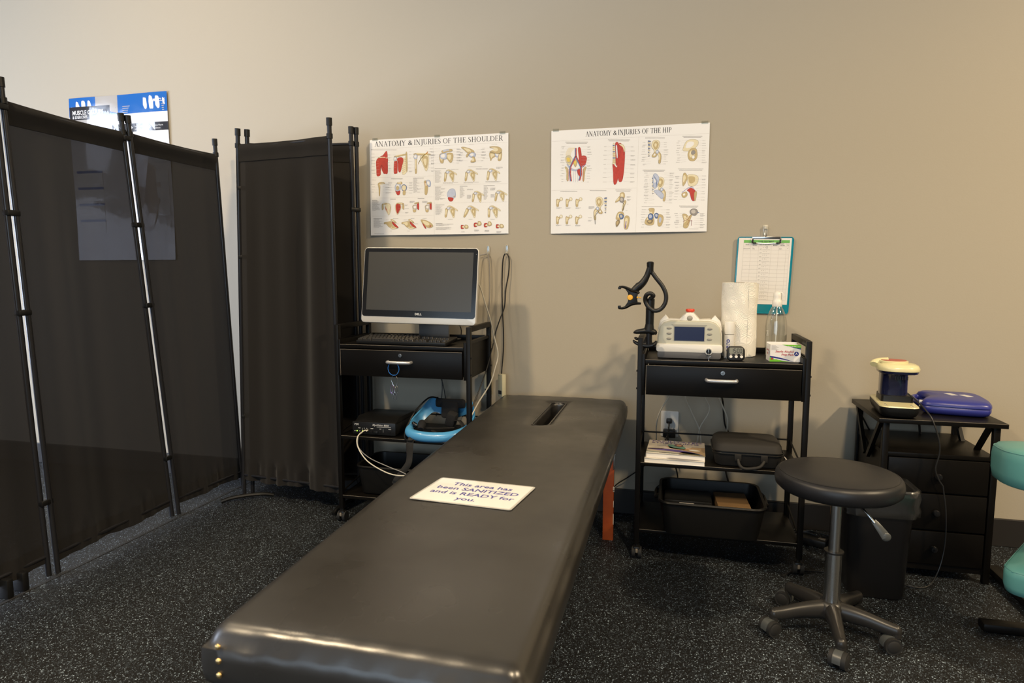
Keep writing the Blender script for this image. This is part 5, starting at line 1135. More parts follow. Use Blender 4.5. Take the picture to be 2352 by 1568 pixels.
# pump bottle
t = thing('spray_bottle', 'clear plastic bottle with a white pump top behind the alcohol pad box', 'bottle', (.412, 2.90, zt))
c = (.412, 2.90, zt)
bm = B(); lathe(bm, [(0, .001), (.036, .001), (.041, .006), (.042, .03), (.042, .13), (.040, .155), (.034, .180), (.024, .202), (.017, .214), (.0165, .222)], c, 36); obj('bottle_body', bm, M_clear, t)
bm = B(); lathe(bm, [(0, .006), (.039, .006), (.0398, .03), (.0398, .045), (0, .045)], c, 32); o = obj('liquid', bm, clear('clear_liquid', (.93, .93, .90), .02, .9), t)
bm = B(); cyl(bm, Vector(c)+Vector((0, 0, .01)), Vector(c)+Vector((0, 0, .21)), .0025, seg=10); obj('dip_tube', bm, M_white if 0 else M_offw, t)
bm = B(); lathe(bm, [(.019, .212), (.0195, .213), (.0195, .235), (.017, .238), (.0165, .252), (.0155, .268), (.012, .272), (0, .273)], c, 30); tube(bm, [Vector(c)+Vector((0, 0, .267)), Vector(c)+Vector((.01, -.006, .270)), Vector(c)+Vector((.019, -.012, .266)), Vector(c)+Vector((.0195, -.0125, .248))], .0025, 8, 4); sph(bm, Vector(c)+Vector((-.001, 0, .268)), (.011, .011, .007), 14, 8); obj('pump_head', bm, M_offw, t)
ink = Ink(cylmap((c[0], c[1], c[2]), .0425, -.9)); f0 = ink.fn; ink.fn = lambda x, y, h: f0(-y, x, h); ink.text('2nd', .090, 0, .016, 0, bold=False); obj('bottle_print', ink.bm, [M_offw], t, smooth=False)
# alcohol pads box
t = thing('alcohol_pad_box', 'open white and green carton printed Sterile Alcohol Prep Pads', 'box', (.43, 2.78, zt), rad(-3))
U = Matrix.Translation((.372, 2.753, zt)) @ Matrix.Rotation(rad(4), 4, 'Z'); w_, d_, h_ = .116, .072, .068
M_card = mat('white_card', (.78, .77, .76), .4); M_green = mat('box_green', (.16, .50, .03), .4); M_navy = mat('box_navy', (.02, .03, .22), .4); M_redtx = mat('box_red', (.45, .03, .04), .4)
bm = B(); b2(bm, 0, w_, 0, .0012, 0, h_, M=U); b2(bm, 0, w_, d_-.0012, d_, 0, h_+.004, M=U); b2(bm, 0, .0012, 0, d_, 0, h_, M=U); b2(bm, w_-.0012, w_, 0, d_, 0, h_-.004, M=U); b2(bm, 0, w_, 0, d_, 0, .0015, M=U); obj('carton', bm, M_card, t, smooth=False)
bm = B(); random.seed(4)
for k in range(22): b2(bm, .004, w_-.006, .004+.0029*k, .0052+.0029*k, .002, h_-.003+random.uniform(-.003, .002), M=U)
o = obj('pad_sachets', bm, M_paper, t, smooth=False); o['kind'] = 'stuff'; o['label'] = 'row of white pad sachets'
ink = Ink(lambda x, y, h: U @ Vector((x, -.0001-h, y)))
N = 14
def cv(f, a): return [(w_*f[0]+(w_*(f[1]-f[0]))*k/N, a(k/N)) for k in range(N+1)]
g1 = cv((0, .62), lambda u: .017*(1-u)**1.6+.0012); ink.poly([(0, 0)]+[(w_*.62, 0)]+g1[::-1], 1)
n1 = cv((0, .78), lambda u: .0215*(1-u**1.5)+.0005); n2 = cv((0, .78), lambda u: .0155*(1-u**1.25)+.0003); ink.poly(n1+n2[::-1], 2, h=ink.h*.6) 
ink.poly([(w_*.38, h_), (w_, h_), (w_, h_*.80)]+[(w_*(1-.62*k/N), h_*(.80+.20*(k/N)**1.2)) for k in range(N+1)], 1); ink.poly([(w_, h_*.80), (w_, h_*.73)]+[(w_*(1-.62*k/N), h_*(.73+.27*(k/N)**1.05)) for k in range(N+1)]+[(w_*(1-.62*(N-k)/N), h_*(.80+.20*((N-k)/N)**1.2)) for k in range(N+1)], 2, h=ink.h*.6)
ink.up(); ink.text('Sterile Alcohol', w_*.765, h_*.54, .0118, 3, 'R', sh=.22, bold=True, sx=.98); ink.text('Prep Pads', w_*.765, h_*.36, .0118, 3, 'R', sh=.22, bold=True, sx=.98)
cc = (w_*.86, h_*.47); ink.poly([(cc[0]+.0088*cos(2*pi*k/24), cc[1]+.0088*sin(2*pi*k/24)) for k in range(24)], 2); ink.up(); ink.poly([(cc[0], cc[1]+.006), (cc[0]-.0045, cc[1]-.003), (cc[0]+.0045, cc[1]-.003)], 0); ink.up(); ink.poly([(cc[0], cc[1]+.001), (cc[0]-.0018, cc[1]-.003), (cc[0]+.0018, cc[1]-.003)], 2)
ink.poly([(.0085+.0042*cos(2*pi*k/16), .011+.0042*sin(2*pi*k/16)) for k in range(16)], 3); ink.rect(.015, .0095, .029, .0120, 0); ink.text('Reorder No. 1113', w_*.97, h_*.88, .006, 0, 'R', bold=True)
for j in range(6): ink.rect(.005, h_*.93-.0032*j, .005+.016*(1+.35*((j*7) % 3)), h_*.93-.0032*j+.0012, 4)
inks = Ink(lambda x, y, h: U @ Vector((-.0001-h, d_-x, y))); 
obj('carton_print', ink.bm, [M_card, M_green, M_navy, M_redtx, M_lgrey], t, smooth=False)
inks.text('Alcohol', .010, .040, .013, 3, sh=.2, bold=True); inks.text('Pads', .016, .026, .013, 3, sh=.2, bold=True); inks.poly([(.058+.006*cos(2*pi*k/20), .034+.010*sin(2*pi*k/20)) for k in range(20)], 2); inks.rect(.01, .055, .04, .0565, 4)
obj('side_print', inks.bm, [M_card, M_green, M_navy, M_redtx, M_lgrey], t, smooth=False)
# ---------------------------------------------------------------- device holder clamped on the cart
t = thing('device_holder', 'black flexible gooseneck holder clamped to the right cart, gripping jaws with yellow knob', 'holder', (-.12, 2.72, .94))
cz = .938; cx_, cy_ = -.108, 2.713
bm = B(); tube(bm, [(-.162, cy_, cz+.017), (-.150, cy_, cz+.021), (-.125, cy_, cz+.025), (-.100, cy_, cz+.027), (-.078, cy_, cz+.020), (-.070, cy_, cz+.013)], [.004, .011, .014, .018, .015, .005], 16, 6, flat=.8, up=(0, 0, 1)); cyl(bm, (-.100, cy_, cz+.03), (-.098, cy_, cz+.055), .021, .0165, seg=24); cyl(bm, (-.098, cy_, cz+.05), (-.097, cy_, cz+.155), .0165, .0175, seg=28); sph(bm, (-.097, cy_, cz+.155), (.0175, .0175, .006), 20, 8); obj('clamp_post', bm, M_blk, t)
bm = B(); tube(bm, [(-.163, cy_, cz-.012), (-.155, cy_, cz-.022), (-.130, cy_, cz-.032), (-.100, cy_, cz-.035), (-.078, cy_, cz-.028), (-.069, cy_, cz-.014)], [.004, .010, .012, .016, .015, .006], 16, 6, flat=.65, up=(0, 0, 1)); cyl(bm, (-.099, cy_, cz-.03), (-.099, cy_, cz+.022), .0125, seg=20); sph(bm, (-.150, cy_, cz-.006), (.010, .012, .006), 12, 8, rot=(0, .4, 0)); obj('lower_jaw', bm, M_blkgloss, t)
M_goose = mat('gooseneck_sleeve', (.016, .015, .014), .40, bump=(900, .3, .0006))
gp = [(-.097, 2.70, cz+.158), (-.085, 2.69, cz+.170), (-.097, 2.685, cz+.180), (-.113, 2.69, cz+.172), (-.117, 2.70, cz+.150), (-.104, 2.70, cz+.125), (-.080, 2.70, cz+.110), (-.056, 2.70, cz+.116), (-.038, 2.70, cz+.142), (-.036, 2.70, cz+.175), (-.050, 2.70, cz+.208), (-.075, 2.70, cz+.240), (-.096, 2.70, cz+.268)]
bm = B(); tube(bm, gp, .0086, 14, 8); obj('gooseneck', bm, M_goose, t)
bm = B(); tube(bm, [(-.098, 2.70, cz+.262), (-.100, 2.70, cz+.285), (-.100, 2.70, cz+.303)], [.0115, .0135, .0145], 16, 5); sph(bm, (-.100, 2.70, cz+.303), (.0135, .0135, .005), 16, 8); tube(bm, [(-.102, 2.698, cz+.285), (-.112, 2.697, cz+.250), (-.128, 2.695, cz+.222), (-.150, 2.693, cz+.202), (-.168, 2.69, cz+.184)], [.0105, .012, .0145, .0155, .013], 16, 6); tube(bm, [(-.140, 2.694, cz+.211), (-.147, 2.693, cz+.205)], .0165, 18, 2); obj('arm_joint', bm, M_blk, t)
jy = 2.69
def jaw(zs, name):
    P = [(-.222, .218), (-.205, .217), (-.185, .210), (-.172, .203), (-.152, .198), (-.140, .192)] if zs > 0 else [(-.223, .130), (-.205, .131), (-.190, .137), (-.175, .146), (-.155, .151), (-.133, .151)]
    bm = B(); tube(bm, [(x, jy, cz+z_-.012) for x, z_ in P], [.010, .015, .018, .019, .018, .012], 12, 5, flat=.36, up=(0, 0, 1)); o = obj(name, bm, M_blk, t); return o
jaw(1, 'upper_jaw'); jaw(-1, 'grip_jaw')
bm = B()
prism(bm, [(-.200, .202), (-.143, .186), (-.150, .163), (-.146, .140), (-.200, .124), (-.186, .144), (-.182, .162), (-.186, .182)], frame_T((0, jy+.014, cz), (1, 0, 0), (0, 0, 1)), .026, .003)
b2(bm, -.225, -.214, jy-.012, jy+.012, cz+.196, cz+.206, .001); b2(bm, -.225, -.214, jy-.012, jy+.012, cz+.119, cz+.129, .001); obj('jaw_block', bm, M_blk, t)
bm = B(); lathe(bm, [(0, .010), (.0095, .009), (.0115, .006), (.0115, 0), (0, 0)], (-.176, jy-.0135, cz+.163), 24, M=Matrix.Rotation(pi/2, 4, 'X')); tube(bm, [(-.150, jy-.008, cz+.163), (-.145, jy-.008, cz+.163)], .004, 10, 2); tube(bm, [(-.143, jy-.004, cz+.163), (-.133, jy-.004, cz+.162)], .0022, 8, 2); o = obj('yellow_knob', bm, mat('yellow_plastic', (.80, .42, .03), .35), t); o['label'] = 'yellow knob and spring pin'
# ---------------------------------------------------------------- clipboard
t = thing('clipboard', 'teal clipboard with a LASER TREATMENT log sheet hanging on the wall', 'clipboard', (.395, D-.004, 1.02))
M_cb = mat('translucent_teal', (.01, .24, .33), .22, coat=.5)
cb = lambda u, v: None
tl, tr, bl, br_ = Vector((.273, D-.012, 1.366)), Vector((.517, D-.012, 1.362)), Vector((.262, D-.006, 1.012)), Vector((.512, D-.006, 1.008))
exc = (tr-tl).normalized(); eyc = (bl-tl).normalized(); CW, CH = .244, .352
Tc = frame_T(tl, exc, -eyc)
bm = B(); prism(bm, rrect(CW, CH, .014, 6, CW/2, -CH/2), Tc @ Matrix.Translation((0, 0, -.0015)), .003, .0006); cbo = obj('board', bm, M_cb, t)
bm = B(); tube(bm, [Tc @ Vector((x, y, .002)) for x, y in rrect(CW-.004, CH-.004, .013, 6, CW/2, -CH/2)], .0014, 6, 1, closed=True); obj('raised_rim', bm, M_cb, cbo)
bm = B(); b2(bm, .007, CW-.010, -.308, -.006, .0018, .0026, M=Tc); pp = obj('log_sheet', bm, M_paper, t, smooth=False)
ink = Ink(lambda x, y, h: Tc @ Vector((.007+(CW-.017)*x, -.006-.302*y, .0027+h)), .00015); gx = [.095, .235, .385, .625, .765, .905, .965]; gr = mat('log_green', (.16, .47, .10), .5)
ink.rect(.095, .03, .965, .073, 1); ink.up(); ink.text('LASER TREATMENT', .52, .064, .040, 0, 'C', ydir=-.75, sx=.85, bold=True)
yy = [.075, .125]+[.125+.058*(k+1) for k in range(14)]
for y in yy: ink.line([(.095, y), (.965, y)], .0022, 2)
for x in gx: ink.line([(x, .073), (x, yy[-1])], .0028, 2)
for x, s_ in ((.165, 'DATE'), (.505, 'AREA OF TREATMENT')): ink.text(s_, x, .108, .026 if s_ == 'DATE' else .022, 0, 'C', ydir=-.75, bold=True)
for x, a in ((.31, 'PATIENT'), (.695, 'PROVIDER'), (.835, 'STAFF')): ink.text(a, x, .093, .020, 0, 'C', ydir=-.75, bold=True); ink.text('INITIALS', x, .115, .022, 0, 'C', ydir=-.75, bold=True)
ink.line([(.92, .088), (.95, .088), (.95, .112), (.92, .112)], .003, 0, closed=True)
for k in range(14):
    y = .125+.058*k
    for j, c_ in enumerate('CTL'): ink.text(c_, .475+.034*j, y+.022, .022, 0, 'C', ydir=-.75)
    ink.text('EXT', .43, y+.046, .020, 0, 'C', ydir=-.75); ink.line([(.46, y+.047), (.60, y+.047)], .002, 3)
hw = [[(.10, .168), (.115, .150), (.12, .168), (.135, .152), (.14, .17), (.15, .15), (.165, .17), (.175, .155), (.19, .168), (.20, .152), (.225, .166)], [(.26, .15), (.285, .148), (.272, .168)], [(.29, .168), (.295, .150), (.305, .156), (.295, .160), (.308, .166), (.292, .169)], [(.78, .168), (.79, .148), (.80, .156), (.785, .162), (.805, .168), (.815, .158), (.83, .168)], [(.925, .150), (.932, .160), (.945, .142)]]
for s_ in hw: ink.line(s_, .0035, 0)
ink.line([(.543+.018*cos(a), .141+.014*sin(a)) for a in [2*pi*k/12 for k in range(12)]], .003, 0, closed=True)
obj('log_print', ink.bm, [M_ink, gr, M_lgrey, M_grey], pp, smooth=False)
bm = B(); b2(bm, .064, .186, -.010, .001, .0020, .0050, .0008, M=Tc); tube(bm, [Tc @ Vector(p) for p in ((.064, -.004, .006), (.062, -.018, .010), (.066, -.026, .010), (.09, -.029, .008), (.125, -.0305, .009), (.16, -.029, .008), (.184, -.026, .010), (.188, -.018, .010), (.186, -.004, .006))], .0016, 8, 4); ck = obj('clip', bm, M_chrome, t)
for x in (.066, .184): bm = B(); s = 1 if x < .1 else -1; b2(bm, x-.003, x+.003, -.030, -.012, .007, .0125, .001, M=Tc); b2(bm, x, x+s*.016, -.031, -.026, .007, .0125, .001, M=Tc); o = obj('clip_corner', bm, M_rub, ck)
t = thing('wall_hook', 'clear wall hook with a metal tongue holding up the teal clipboard', 'hook', (.393, D, 1.37))
bm = B(); b2(bm, .383, .405, D-.003, D, 1.372, 1.418, .001); b2(bm, .386, .402, D-.014, D-.003, 1.398, 1.414, .003); obj('backing', bm, bpy.data.materials['clear_hook'], t)
bm = B(); tube(bm, [(.388, D-.010, 1.398), (.389, D-.012, 1.380), (.391, D-.016, 1.368), (.394, D-.020, 1.362), (.397, D-.016, 1.368), (.399, D-.012, 1.380), (.400, D-.010, 1.398)], .0016, 8, 4); obj('wire_loop', bm, M_chrome, t)
# ---------------------------------------------------------------- outlet, plugs, cords
t = thing('wall_outlet', 'white double wall outlet seen through the right cart', 'outlet', (-.010, D, .47))
bm = B(); prism(bm, rrect(.084, .125, .004, 3, 0, 0), frame_T((-.010, D, .469), (1, 0, 0), (0, 0, 1)), .006, .002); obj('face_plate', bm, M_white, t)
for z in (.489, .449):
    bm = B(); prism(bm, rrect(.034, .028, .012, 6), frame_T((-.010, D-.006, z), (1, 0, 0), (0, 0, 1)), .0015); o = obj('socket', bm, M_offw, t)
    for dx in (-.007, .007): bm = B(); b2(bm, -.0115+dx+.0015-.001, -.0115+dx+.0015+.001, D-.0082, D-.0072, z-.002, z+.007); obj('slot', bm, M_ink, o)
def plug(x, z, pts, label, m=M_cable_b, r=.0032):
    t = thing('electric_lead', label, 'cord', (x, D-.02, z-.02))
    bm = B(); b2(bm, x-.013, x+.013, D-.036, D-.008, z-.010, z+.012, .004); obj('plug', bm, m, t)
    bm = B(); tube(bm, pts, r, 8, 7); obj('cord', bm, m, t)
plug(-.013, .486, [(-.013, D-.034, .483), (-.013, D-.060, .470), (-.014, D-.064, .445), (-.016, D-.062, .40), (.00, D-.04, .34), (.03, D-.035, .24), (.06, D-.05, .12), (.2, D-.07, .02), (.45, D-.08, .012)], 'black power cord plugged into the upper socket of the wall outlet')
t = thing('plug_adapter', 'black boxy adapter plugged into the lower socket behind the book', 'adapter', (-.01, D-.03, .42))
bm = B(); b2(bm, -.040, .018, D-.050, D-.008, .410, .446, .004); obj('adapter_body', bm, M_blk, t)
bm = B(); tube(bm, [(-.02, D-.05, .42), (-.04, D-.06, .38), (-.12, D-.05, .27), (-.20, D-.04, .20), (-.27, D-.03, .14), (-.30, D-.03, .05)], .0028, 8, 6); obj('lead', bm, M_blk, t)
for P, lb in (([(.01, 2.99, .80), (-.005, 3.05, .66), (-.050, 3.09, .565), (-.070, 3.12, .49), (-.070, 3.14, .40)], 'white cord hanging left of the outlet behind the right cart'),
              ([(.06, 3.0, .80), (.052, 3.06, .66), (.085, 3.12, .56), (.125, 3.14, .47), (.137, 3.14, .40)], 'white cord slanting right from the drawer of the right cart'),
              ([(.15, 3.0, .80), (.140, 3.06, .66), (.165, 3.10, .59), (.163, 3.11, .55), (.130, 3.13, .48), (.118, 3.14, .40)], 'white cord bending left, crossing another above the book'),
              ([(.20, 3.0, .80), (.200, 3.06, .66), (.225, 3.10, .59), (.250, 3.12, .52), (.245, 3.14, .42)], 'white cord dropping behind the black zip case')):
    bm = B(); tube(bm, P, .0030, 8, 8); tag(obj('white_cord', bm, M_cable_w), lb, 'cord', 'white cords behind the right cart')
bm = B(); tube(bm, [(.205, 3.02, .80), (.215, 3.08, .66), (.228, 3.13, .60), (.240, 3.14, .50), (.27, 3.15, .42), (.25, 3.16, .30), (.27, 3.17, .2), (.3, 3.17, .03)], .0042, 8, 7); tag(obj('black_cord', bm, M_cable_b), 'thick black cord running down behind the black zip case', 'cord')
# ---------------------------------------------------------------- book and zip case
zt = Rzm
def book(U, w_, d_, h_, t, cover):
    bm = B(); b2(bm, 0, w_, 0, d_, h_-.0008, h_, M=U); b2(bm, 0, w_, 0, d_, 0, .0008, M=U); b2(bm, -.0008, 0, 0, d_, 0, h_, M=U); c = obj('cover', bm, cover, t, smooth=False)
    bm = B(); b2(bm, 0, w_-.002, .002, d_-.002, .0008, h_-.0008, M=U); p = obj('pages', bm, M_paper, t, smooth=False); return c
t = thing('book', 'paperback titled FACILITATED STRETCHING lying on top of another on the middle shelf', 'book', (.02, 2.83, zt+.018), rad(-1)); U = Matrix.Translation((-.100, 2.712, zt+.0185)) @ Matrix.Rotation(rad(-1.5), 4, 'Z')
M_cover = mat('book_cover', (.50, .44, .36), .25, coat=.6); M_cv2 = mat('cover_tan', (.36, .24, .12), .25, coat=.6); M_cv3 = mat('cover_purple', (.09, .05, .22), .3, coat=.5); M_cv4 = mat('cover_green', (.10, .22, .16), .3, coat=.5); M_skin = mat('cover_skin', (.48, .25, .13), .3, coat=.5); M_cvw = mat('cover_white', (.72, .70, .64), .3, coat=.5); M_hair = mat('cover_brown', (.10, .05, .025), .3, coat=.5)
cvr = book(U, .236, .222, .020, t, M_cover)
ink = Ink(lambda x, y, h: U @ Vector((.236*x, .222*y, .0202+h)), .00012); CV = [M_cover, M_cv2, M_cv3, M_cv4, M_skin, M_cvw, M_hair]
ink.poly([(.55, .03), (1, .02), (1, .62), (.78, .60), (.62, .35)], 1); ink.poly([(0, .12), (1, .02), (1, .0), (0, 0)], 5); ink.up()
ink.poly(sm([(0, .32), (.30, .37), (.55, .34), (.80, .22), (.96, .06), (.70, .12), (.45, .22), (.20, .25)]), 2); ink.poly([(.0, .36), (.3, .42), (.26, .34), (0, .30)], 6); ink.poly(sm([(.60, .22), (.80, .20), (.92, .08), (.80, .06), (.62, .12)]), 6); ink.up()
ink.poly(sm([(.35, .68), (.44, .72), (.62, .62), (.66, .42), (.50, .40), (.38, .48)]), 3); ink.poly(sm([(.32, .56), (.40, .55), (.48, .48), (.62, .44), (.72, .50), (.76, .46), (.62, .38), (.46, .40)]), 4); ink.up()
ink.poly(sm([(.46, .70), (.50, .76), (.60, .74), (.62, .62), (.55, .56), (.48, .60)]), 6); ink.up(); ink.poly(sm([(.50, .70), (.54, .74), (.59, .70), (.58, .62), (.53, .61)]), 4); ink.poly(sm([(.72, .40), (.80, .43), (.92, .36), (.84, .32), (.74, .35)]), 5); ink.rect(0, .095, 1, .105, 3); ink.line([(0, .13), (.3, .10), (1, .0)], .012, 3); ink.up()
ink.text('FACILITATED', .05, .885, .155, 2, sx=.98, bold=True, ydir=.75); ink.text('STRETCHING', .05, .765, .135, 2, sx=1.05, bold=True, ydir=.75); ink.up(); ink.text('Robert E. McAtee · Jeff Charland', .22, .055, .05, 6, bold=True, ydir=1)
obj('cover_print', ink.bm, CV, cvr, smooth=False)
t = thing('book', 'thick cream-edged manual underneath the FACILITATED STRETCHING paperback', 'book', (.02, 2.82, zt), 0); U = Matrix.Translation((-.106, 2.703, zt)) @ Matrix.Rotation(rad(-1.5), 4, 'Z'); book(U, .240, .235, .018, t, M_cvw)
bm = B(); prism(bm, [(0, 0), (.018, .0035), (.15, .0005), (.07, -.005), (.03, -.003)], frame_T((-.02, 2.700, zt+.024), (1, -.03, 0), (0, .1, 1)), .0008); tag(obj('bookmark', bm, M_grey), 'grey torn paper slip sticking out between the two books', 'paper')
t = thing('zip_case', 'black fabric zip case with a carry handle on the right cart middle shelf', 'case', (.31, 2.84, zt)); M_fab = mat('case_fabric', (.016, .0145, .013), .75, bump=(800, .4, .0006))
cc = (.302, 2.825)
def cr(w_, l_, r, z, dx=0, dy=0): return [Vector((cc[0]+x+dx, cc[1]+y+dy, z)) for x, y in rrect(w_, l_, r, 7)]
bm = B(); loft(bm, [cr(.235, .185, .03, zt+.0005), cr(.25, .20, .035, zt+.006), cr(.265, .215, .04, zt+.052), cr(.269, .219, .04, zt+.055)], True); loft(bm, [cr(.269, .219, .04, zt+.063), cr(.265, .215, .04, zt+.067), cr(.258, .208, .038, zt+.088), cr(.235, .185, .034, zt+.098), cr(.12, .08, .03, zt+.100)], False, True); obj('case_shell', bm, M_fab, t, ang=60)
bm = B(); loft(bm, [cr(.268, .218, .04, zt+.055), cr(.265, .215, .04, zt+.059), cr(.268, .218, .04, zt+.063)]); tube(bm, cr(.272, .222, .041, zt+.0545), .0022, 6, 1, closed=True); tube(bm, cr(.272, .222, .041, zt+.0635), .0022, 6, 1, closed=True); o = obj('zipper', bm, M_blk, t)
bm = B(); tube(bm, [(.437, 2.715, zt+.057), (.445, 2.71, zt+.045), (.446, 2.708, zt+.025)], [.003, .005, .006], 8, 4, flat=.3); obj('zipper_pull', bm, M_grey, o)
for s, x in ((-1, .262), (1, .362)): bm = B(); box(bm, (x, 2.714, zt+.042), (.026, .006, .028), .002, (rad(10), 0, 0)); obj('handle_tab', bm, M_fab, t)
bm = B(); tube(bm, [(.262, 2.710, zt+.036), (.268, 2.695, zt+.016), (.285, 2.688, zt+.006), (.315, 2.688, zt+.008), (.345, 2.692, zt+.016), (.362, 2.708, zt+.034)], .006, 10, 6); obj('carry_handle', bm, M_fab, t)
# ---------------------------------------------------------------- on the cabinet
zt = ct
t = thing('massager', 'cream and navy handheld massager standing on end on the side cabinet', 'massager', (.885, 2.93, zt), rad(-8)); U = Matrix.Translation((.872, 2.925, zt)) @ Matrix.Rotation(rad(-6), 4, 'Z')
M_navyp = mat('navy_gloss_plastic', (.008, .010, .035), .18, coat=.5); M_creamp = mat('aged_cream_plastic', (.72, .66, .38), .28, coat=.3)
def ur(w_, l_, r, z, dx=0, dy=0): return [U @ Vector((x+dx, y+dy, z)) for x, y in rrect(w_, l_, r, 6)]
bm = B(); loft(bm, [ur(.095, .23, .03, .001, 0, -.02), ur(.125, .26, .035, .010, 0, -.02), ur(.138, .275, .03, .030, 0, -.02), ur(.138, .275, .03, .0445, 0, -.02)], True, True); obj('foot_pad', bm, M_blk, t, ang=60)
bm = B(); loft(bm, [ur(.137, .274, .029, .0445, 0, -.02), ur(.134, .270, .029, .0485, 0, -.02)], True, True); pl = obj('plate', bm, M_creamp, t)
for x in (-.045, .045):
    for y in (-.137, -.110): bm = B(); cyl(bm, U @ Vector((x, y if abs(x) else y, .0485)), U @ Vector((x, y, .0505)), .0028, seg=12); obj('screw', bm, M_chrome, pl)
bm = B(); loft(bm, [ur(.115, .125, .012, .0485, .008, .012), ur(.113, .123, .012, .072, .008, .012), ur(.095, .105, .02, .074, .004, .012)], True, True); obj('neck_block', bm, M_blk, t, ang=60)
bm = B(); loft(bm, [ur(.098, .105, .035, .072, 0, .012), ur(.098, .105, .035, .158, 0, .012), ur(.104, .110, .035, .162, 0, .012)], True, True); bo = obj('motor_body', bm, M_navyp, t, ang=60)
bm = B()
for k in range(6): b2(bm, .000+.0085*k-.004, .004+.0085*k-.004, -.0425, -.0395, .138, .152, .0005, M=U)
obj('vent_slots', bm, M_ink, bo)
bm = B(); loft(bm, [ur(.125, .13, .045, .160, .010, .0), ur(.140, .15, .05, .164, .010, -.002), ur(.144, .154, .052, .174, .010, -.002)], True, True); obj('rim', bm, M_navyp, t, ang=60)
bm = B(); loft(bm, [ur(.146, .156, .052, .174, .010, -.002), ur(.150, .160, .054, .184, .010, -.002), ur(.140, .150, .05, .196, .009, 0), ur(.10, .10, .04, .201, .006, .004)], True, True); hd = obj('cream_head', bm, M_creamp, t, ang=60)
bm = B(); tube(bm, [U @ Vector(p) for p in ((-.02, .03, .200), (-.045, .03, .200), (-.066, .02, .196), (-.072, .010, .190))], [.026, .022, .020, .016], 14, 5, flat=.75, up=(0, 0, 1)); obj('handle', bm, M_creamp, t)
bm = B(); lathe(bm, [(.0455, .2), (.046, .208), (.042, .210), (0, .210)], U @ Vector((-.002, .01, 0)), 32, sx=1.15, sy=.95); obj('collar_ring', bm, M_creamp, hd)
bm = B(); lathe(bm, [(0, .2096), (.040, .2096), (.040, .2116), (0, .2120)], U @ Vector((-.002, .01, 0)), 32, sx=1.15, sy=.95); o = obj('red_badge', bm, mat('faded_red', (.42, .10, .07), .4, bump=(200, .3, .001)), hd)
bm = B(); tube(bm, [U @ Vector((.047, -.03, .082)), (.935, 2.86, .700), (.955, 2.80, .668), (.968, 2.772, .640), (.985, 2.755, .58), (.993, 2.752, .52), (.983, 2.752, .455), (.995, 2.748, .415), (1.01, 2.746, .39)], .0030, 8, 8)
tube(bm, [(1.01, 2.746, .39), (1.025, 2.746, .30), (1.03, 2.744, .20), (1.025, 2.742, .12), (1.005, 2.73, .05), (.965, 2.70, .008), (.90, 2.69, .005), (.80, 2.75, .005)], .0026, 8, 8); o = obj('cord', bm, M_cable_b, t)
t = thing('carry_case', 'royal blue hard plastic carry case lying on the side cabinet', 'case', (1.09, 3.0, zt), rad(-14)); M_bc = mat('royal_blue_plastic', (.030, .036, .22), .32, bump=(250, .1, .0004))
# outline in case-local coordinates: handle side left
U = Matrix.Translation((1.112, 3.01, zt)) @ Matrix.Rotation(rad(-10), 4, 'Z')
co = sm([(x*1.22+.004, y) for x, y in [(-.085, -.125), (.06, -.135), (.095, -.10), (.10, .02), (.085, .125), (.02, .14), (-.07, .13), (-.092, .09), (-.075, .05), (-.072, -.02), (-.09, -.07)]], 6)
def cring(k, z): return [U @ Vector((x*k, y*k, z)) for x, y in co]
bm = B(); loft(bm, [cring(.86, .001), cring(.96, .008), cring(1, .020), cring(1, .030), cring(.985, .032), cring(.985, .035), cring(1.01, .037), cring(1.0, .046), cring(.95, .055), cring(.86, .060), cring(.4, .062)], True, True); sh = obj('case_shell', bm, M_bc, t, ang=50)
bm = B(); tube(bm, [U @ Vector(p) for p in ((-.085, -.085, .034), (-.117, -.075, .034), (-.130, -.03, .034), (-.130, .03, .034), (-.117, .075, .034), (-.087, .085, .034))], .011, 12, 6, flat=1.1, up=(0, 0, 1)); obj('case_handle', bm, M_bc, t)
bm = B(); box(bm, U @ Vector((-.112, -.082, .036)), (.020, .008, .026), .001, (0, 0, rad(-8))); o = obj('latch', bm, M_white, t); o['label'] = 'white latch'
M_lbl = mat('label_print', (.78, .77, .74), .4, var=(260, (.45, .45, .45)))
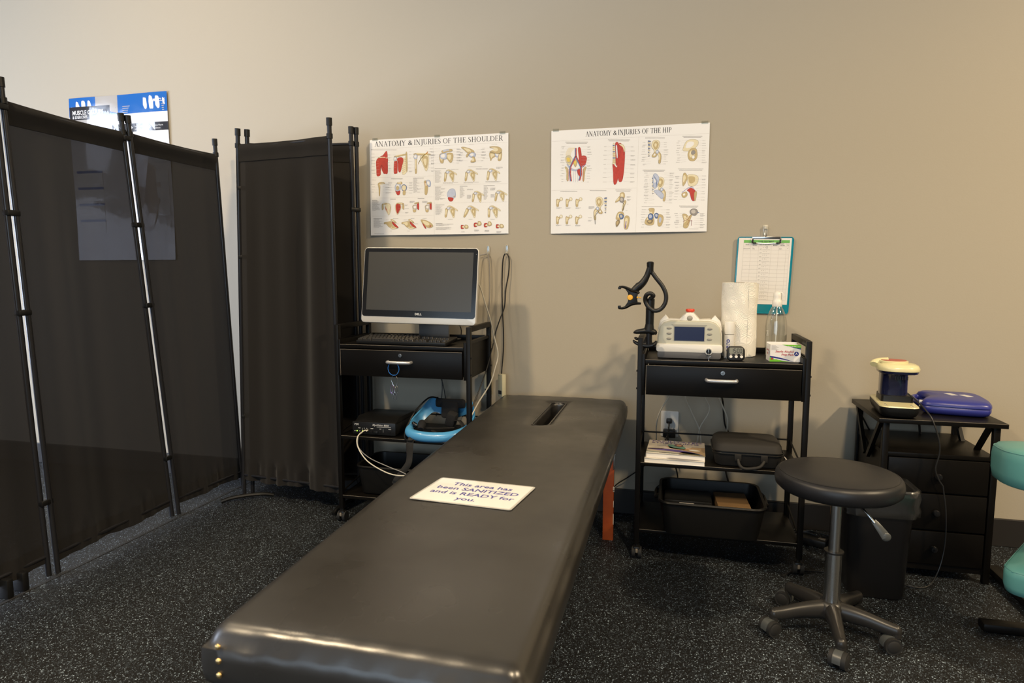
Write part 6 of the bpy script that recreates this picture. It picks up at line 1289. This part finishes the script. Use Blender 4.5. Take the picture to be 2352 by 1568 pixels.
for x, y, r_ in ((.005, .03, -.15), (.055, .015, -.10)): bm = B(); box(bm, U @ Vector((x, y, .0622)), (.028, .046, .0008), 0, (0, 0, r_+.45)); o = obj('sticker', bm, M_lbl, t); o['label'] = 'white printed sticker'
bm = B(); tube(bm, [(.80, 3.15, .62), (.812, 3.15, .585), (.842, 3.16, .53), (.86, 3.17, .50)], .0035, 8, 6); tag(obj('black_cord', bm, M_cable_b), 'black cord behind the left side brace of the side cabinet', 'cord')
bm = B(); tube(bm, [(1.03, 3.195, .60), (1.045, 3.17, .57), (1.05, 3.15, .54), (1.045, 3.12, .505)], .0050, 8, 6); tag(obj('black_cord', bm, M_cable_b), 'thick black cord on the open shelf of the side cabinet', 'cord')
# ---------------------------------------------------------------- things on the floor
t = thing('power_adapter', 'black power brick on the floor between the right cart and the bin', 'adapter', (.62, 3.03, 0))
bm = B(); box(bm, (.625, 3.03, .018), (.11, .055, .032), .006, (0, 0, rad(-25))); obj('brick', bm, M_blk, t)
bm = B(); box(bm, (.655, 3.015, .036), (.03, .018, .004), .001, (0, 0, rad(-25))); o = obj('clip', bm, M_edge, t)
for k, (P, lb) in enumerate((([(.45, 3.16, .008), (.56, 3.14, .02), (.66, 3.12, .022), (.76, 3.08, .010), (.85, 3.06, .006)], 'cord lying along the skirting between cart and bin, farthest of the floor cords'), ([(.45, 3.12, .008), (.55, 3.09, .03), (.62, 3.07, .035), (.70, 3.03, .012), (.78, 3.0, .006)], 'cord crossing over the black power brick'), ([(.52, 3.07, .008), (.60, 3.08, .04), (.64, 3.06, .045), (.655, 3.03, .035)], 'short cord curling onto the black power brick'), ([(.44, 2.66, .006), (.50, 2.72, .006), (.60, 2.74, .006), (.66, 2.72, .006)], 'cord on the floor behind the front right cart wheel'), ([(.47, 2.60, .005), (.45, 2.52, .005), (.49, 2.455, .005), (.58, 2.45, .005), (.64, 2.47, .005)], 'cord curling on the floor behind the stool base'))):
    bm = B(); tube(bm, P, .0038, 8, 8); tag(obj('floor_cord', bm, M_cable_b), lb, 'cord', 'cords on the floor by the right cart')
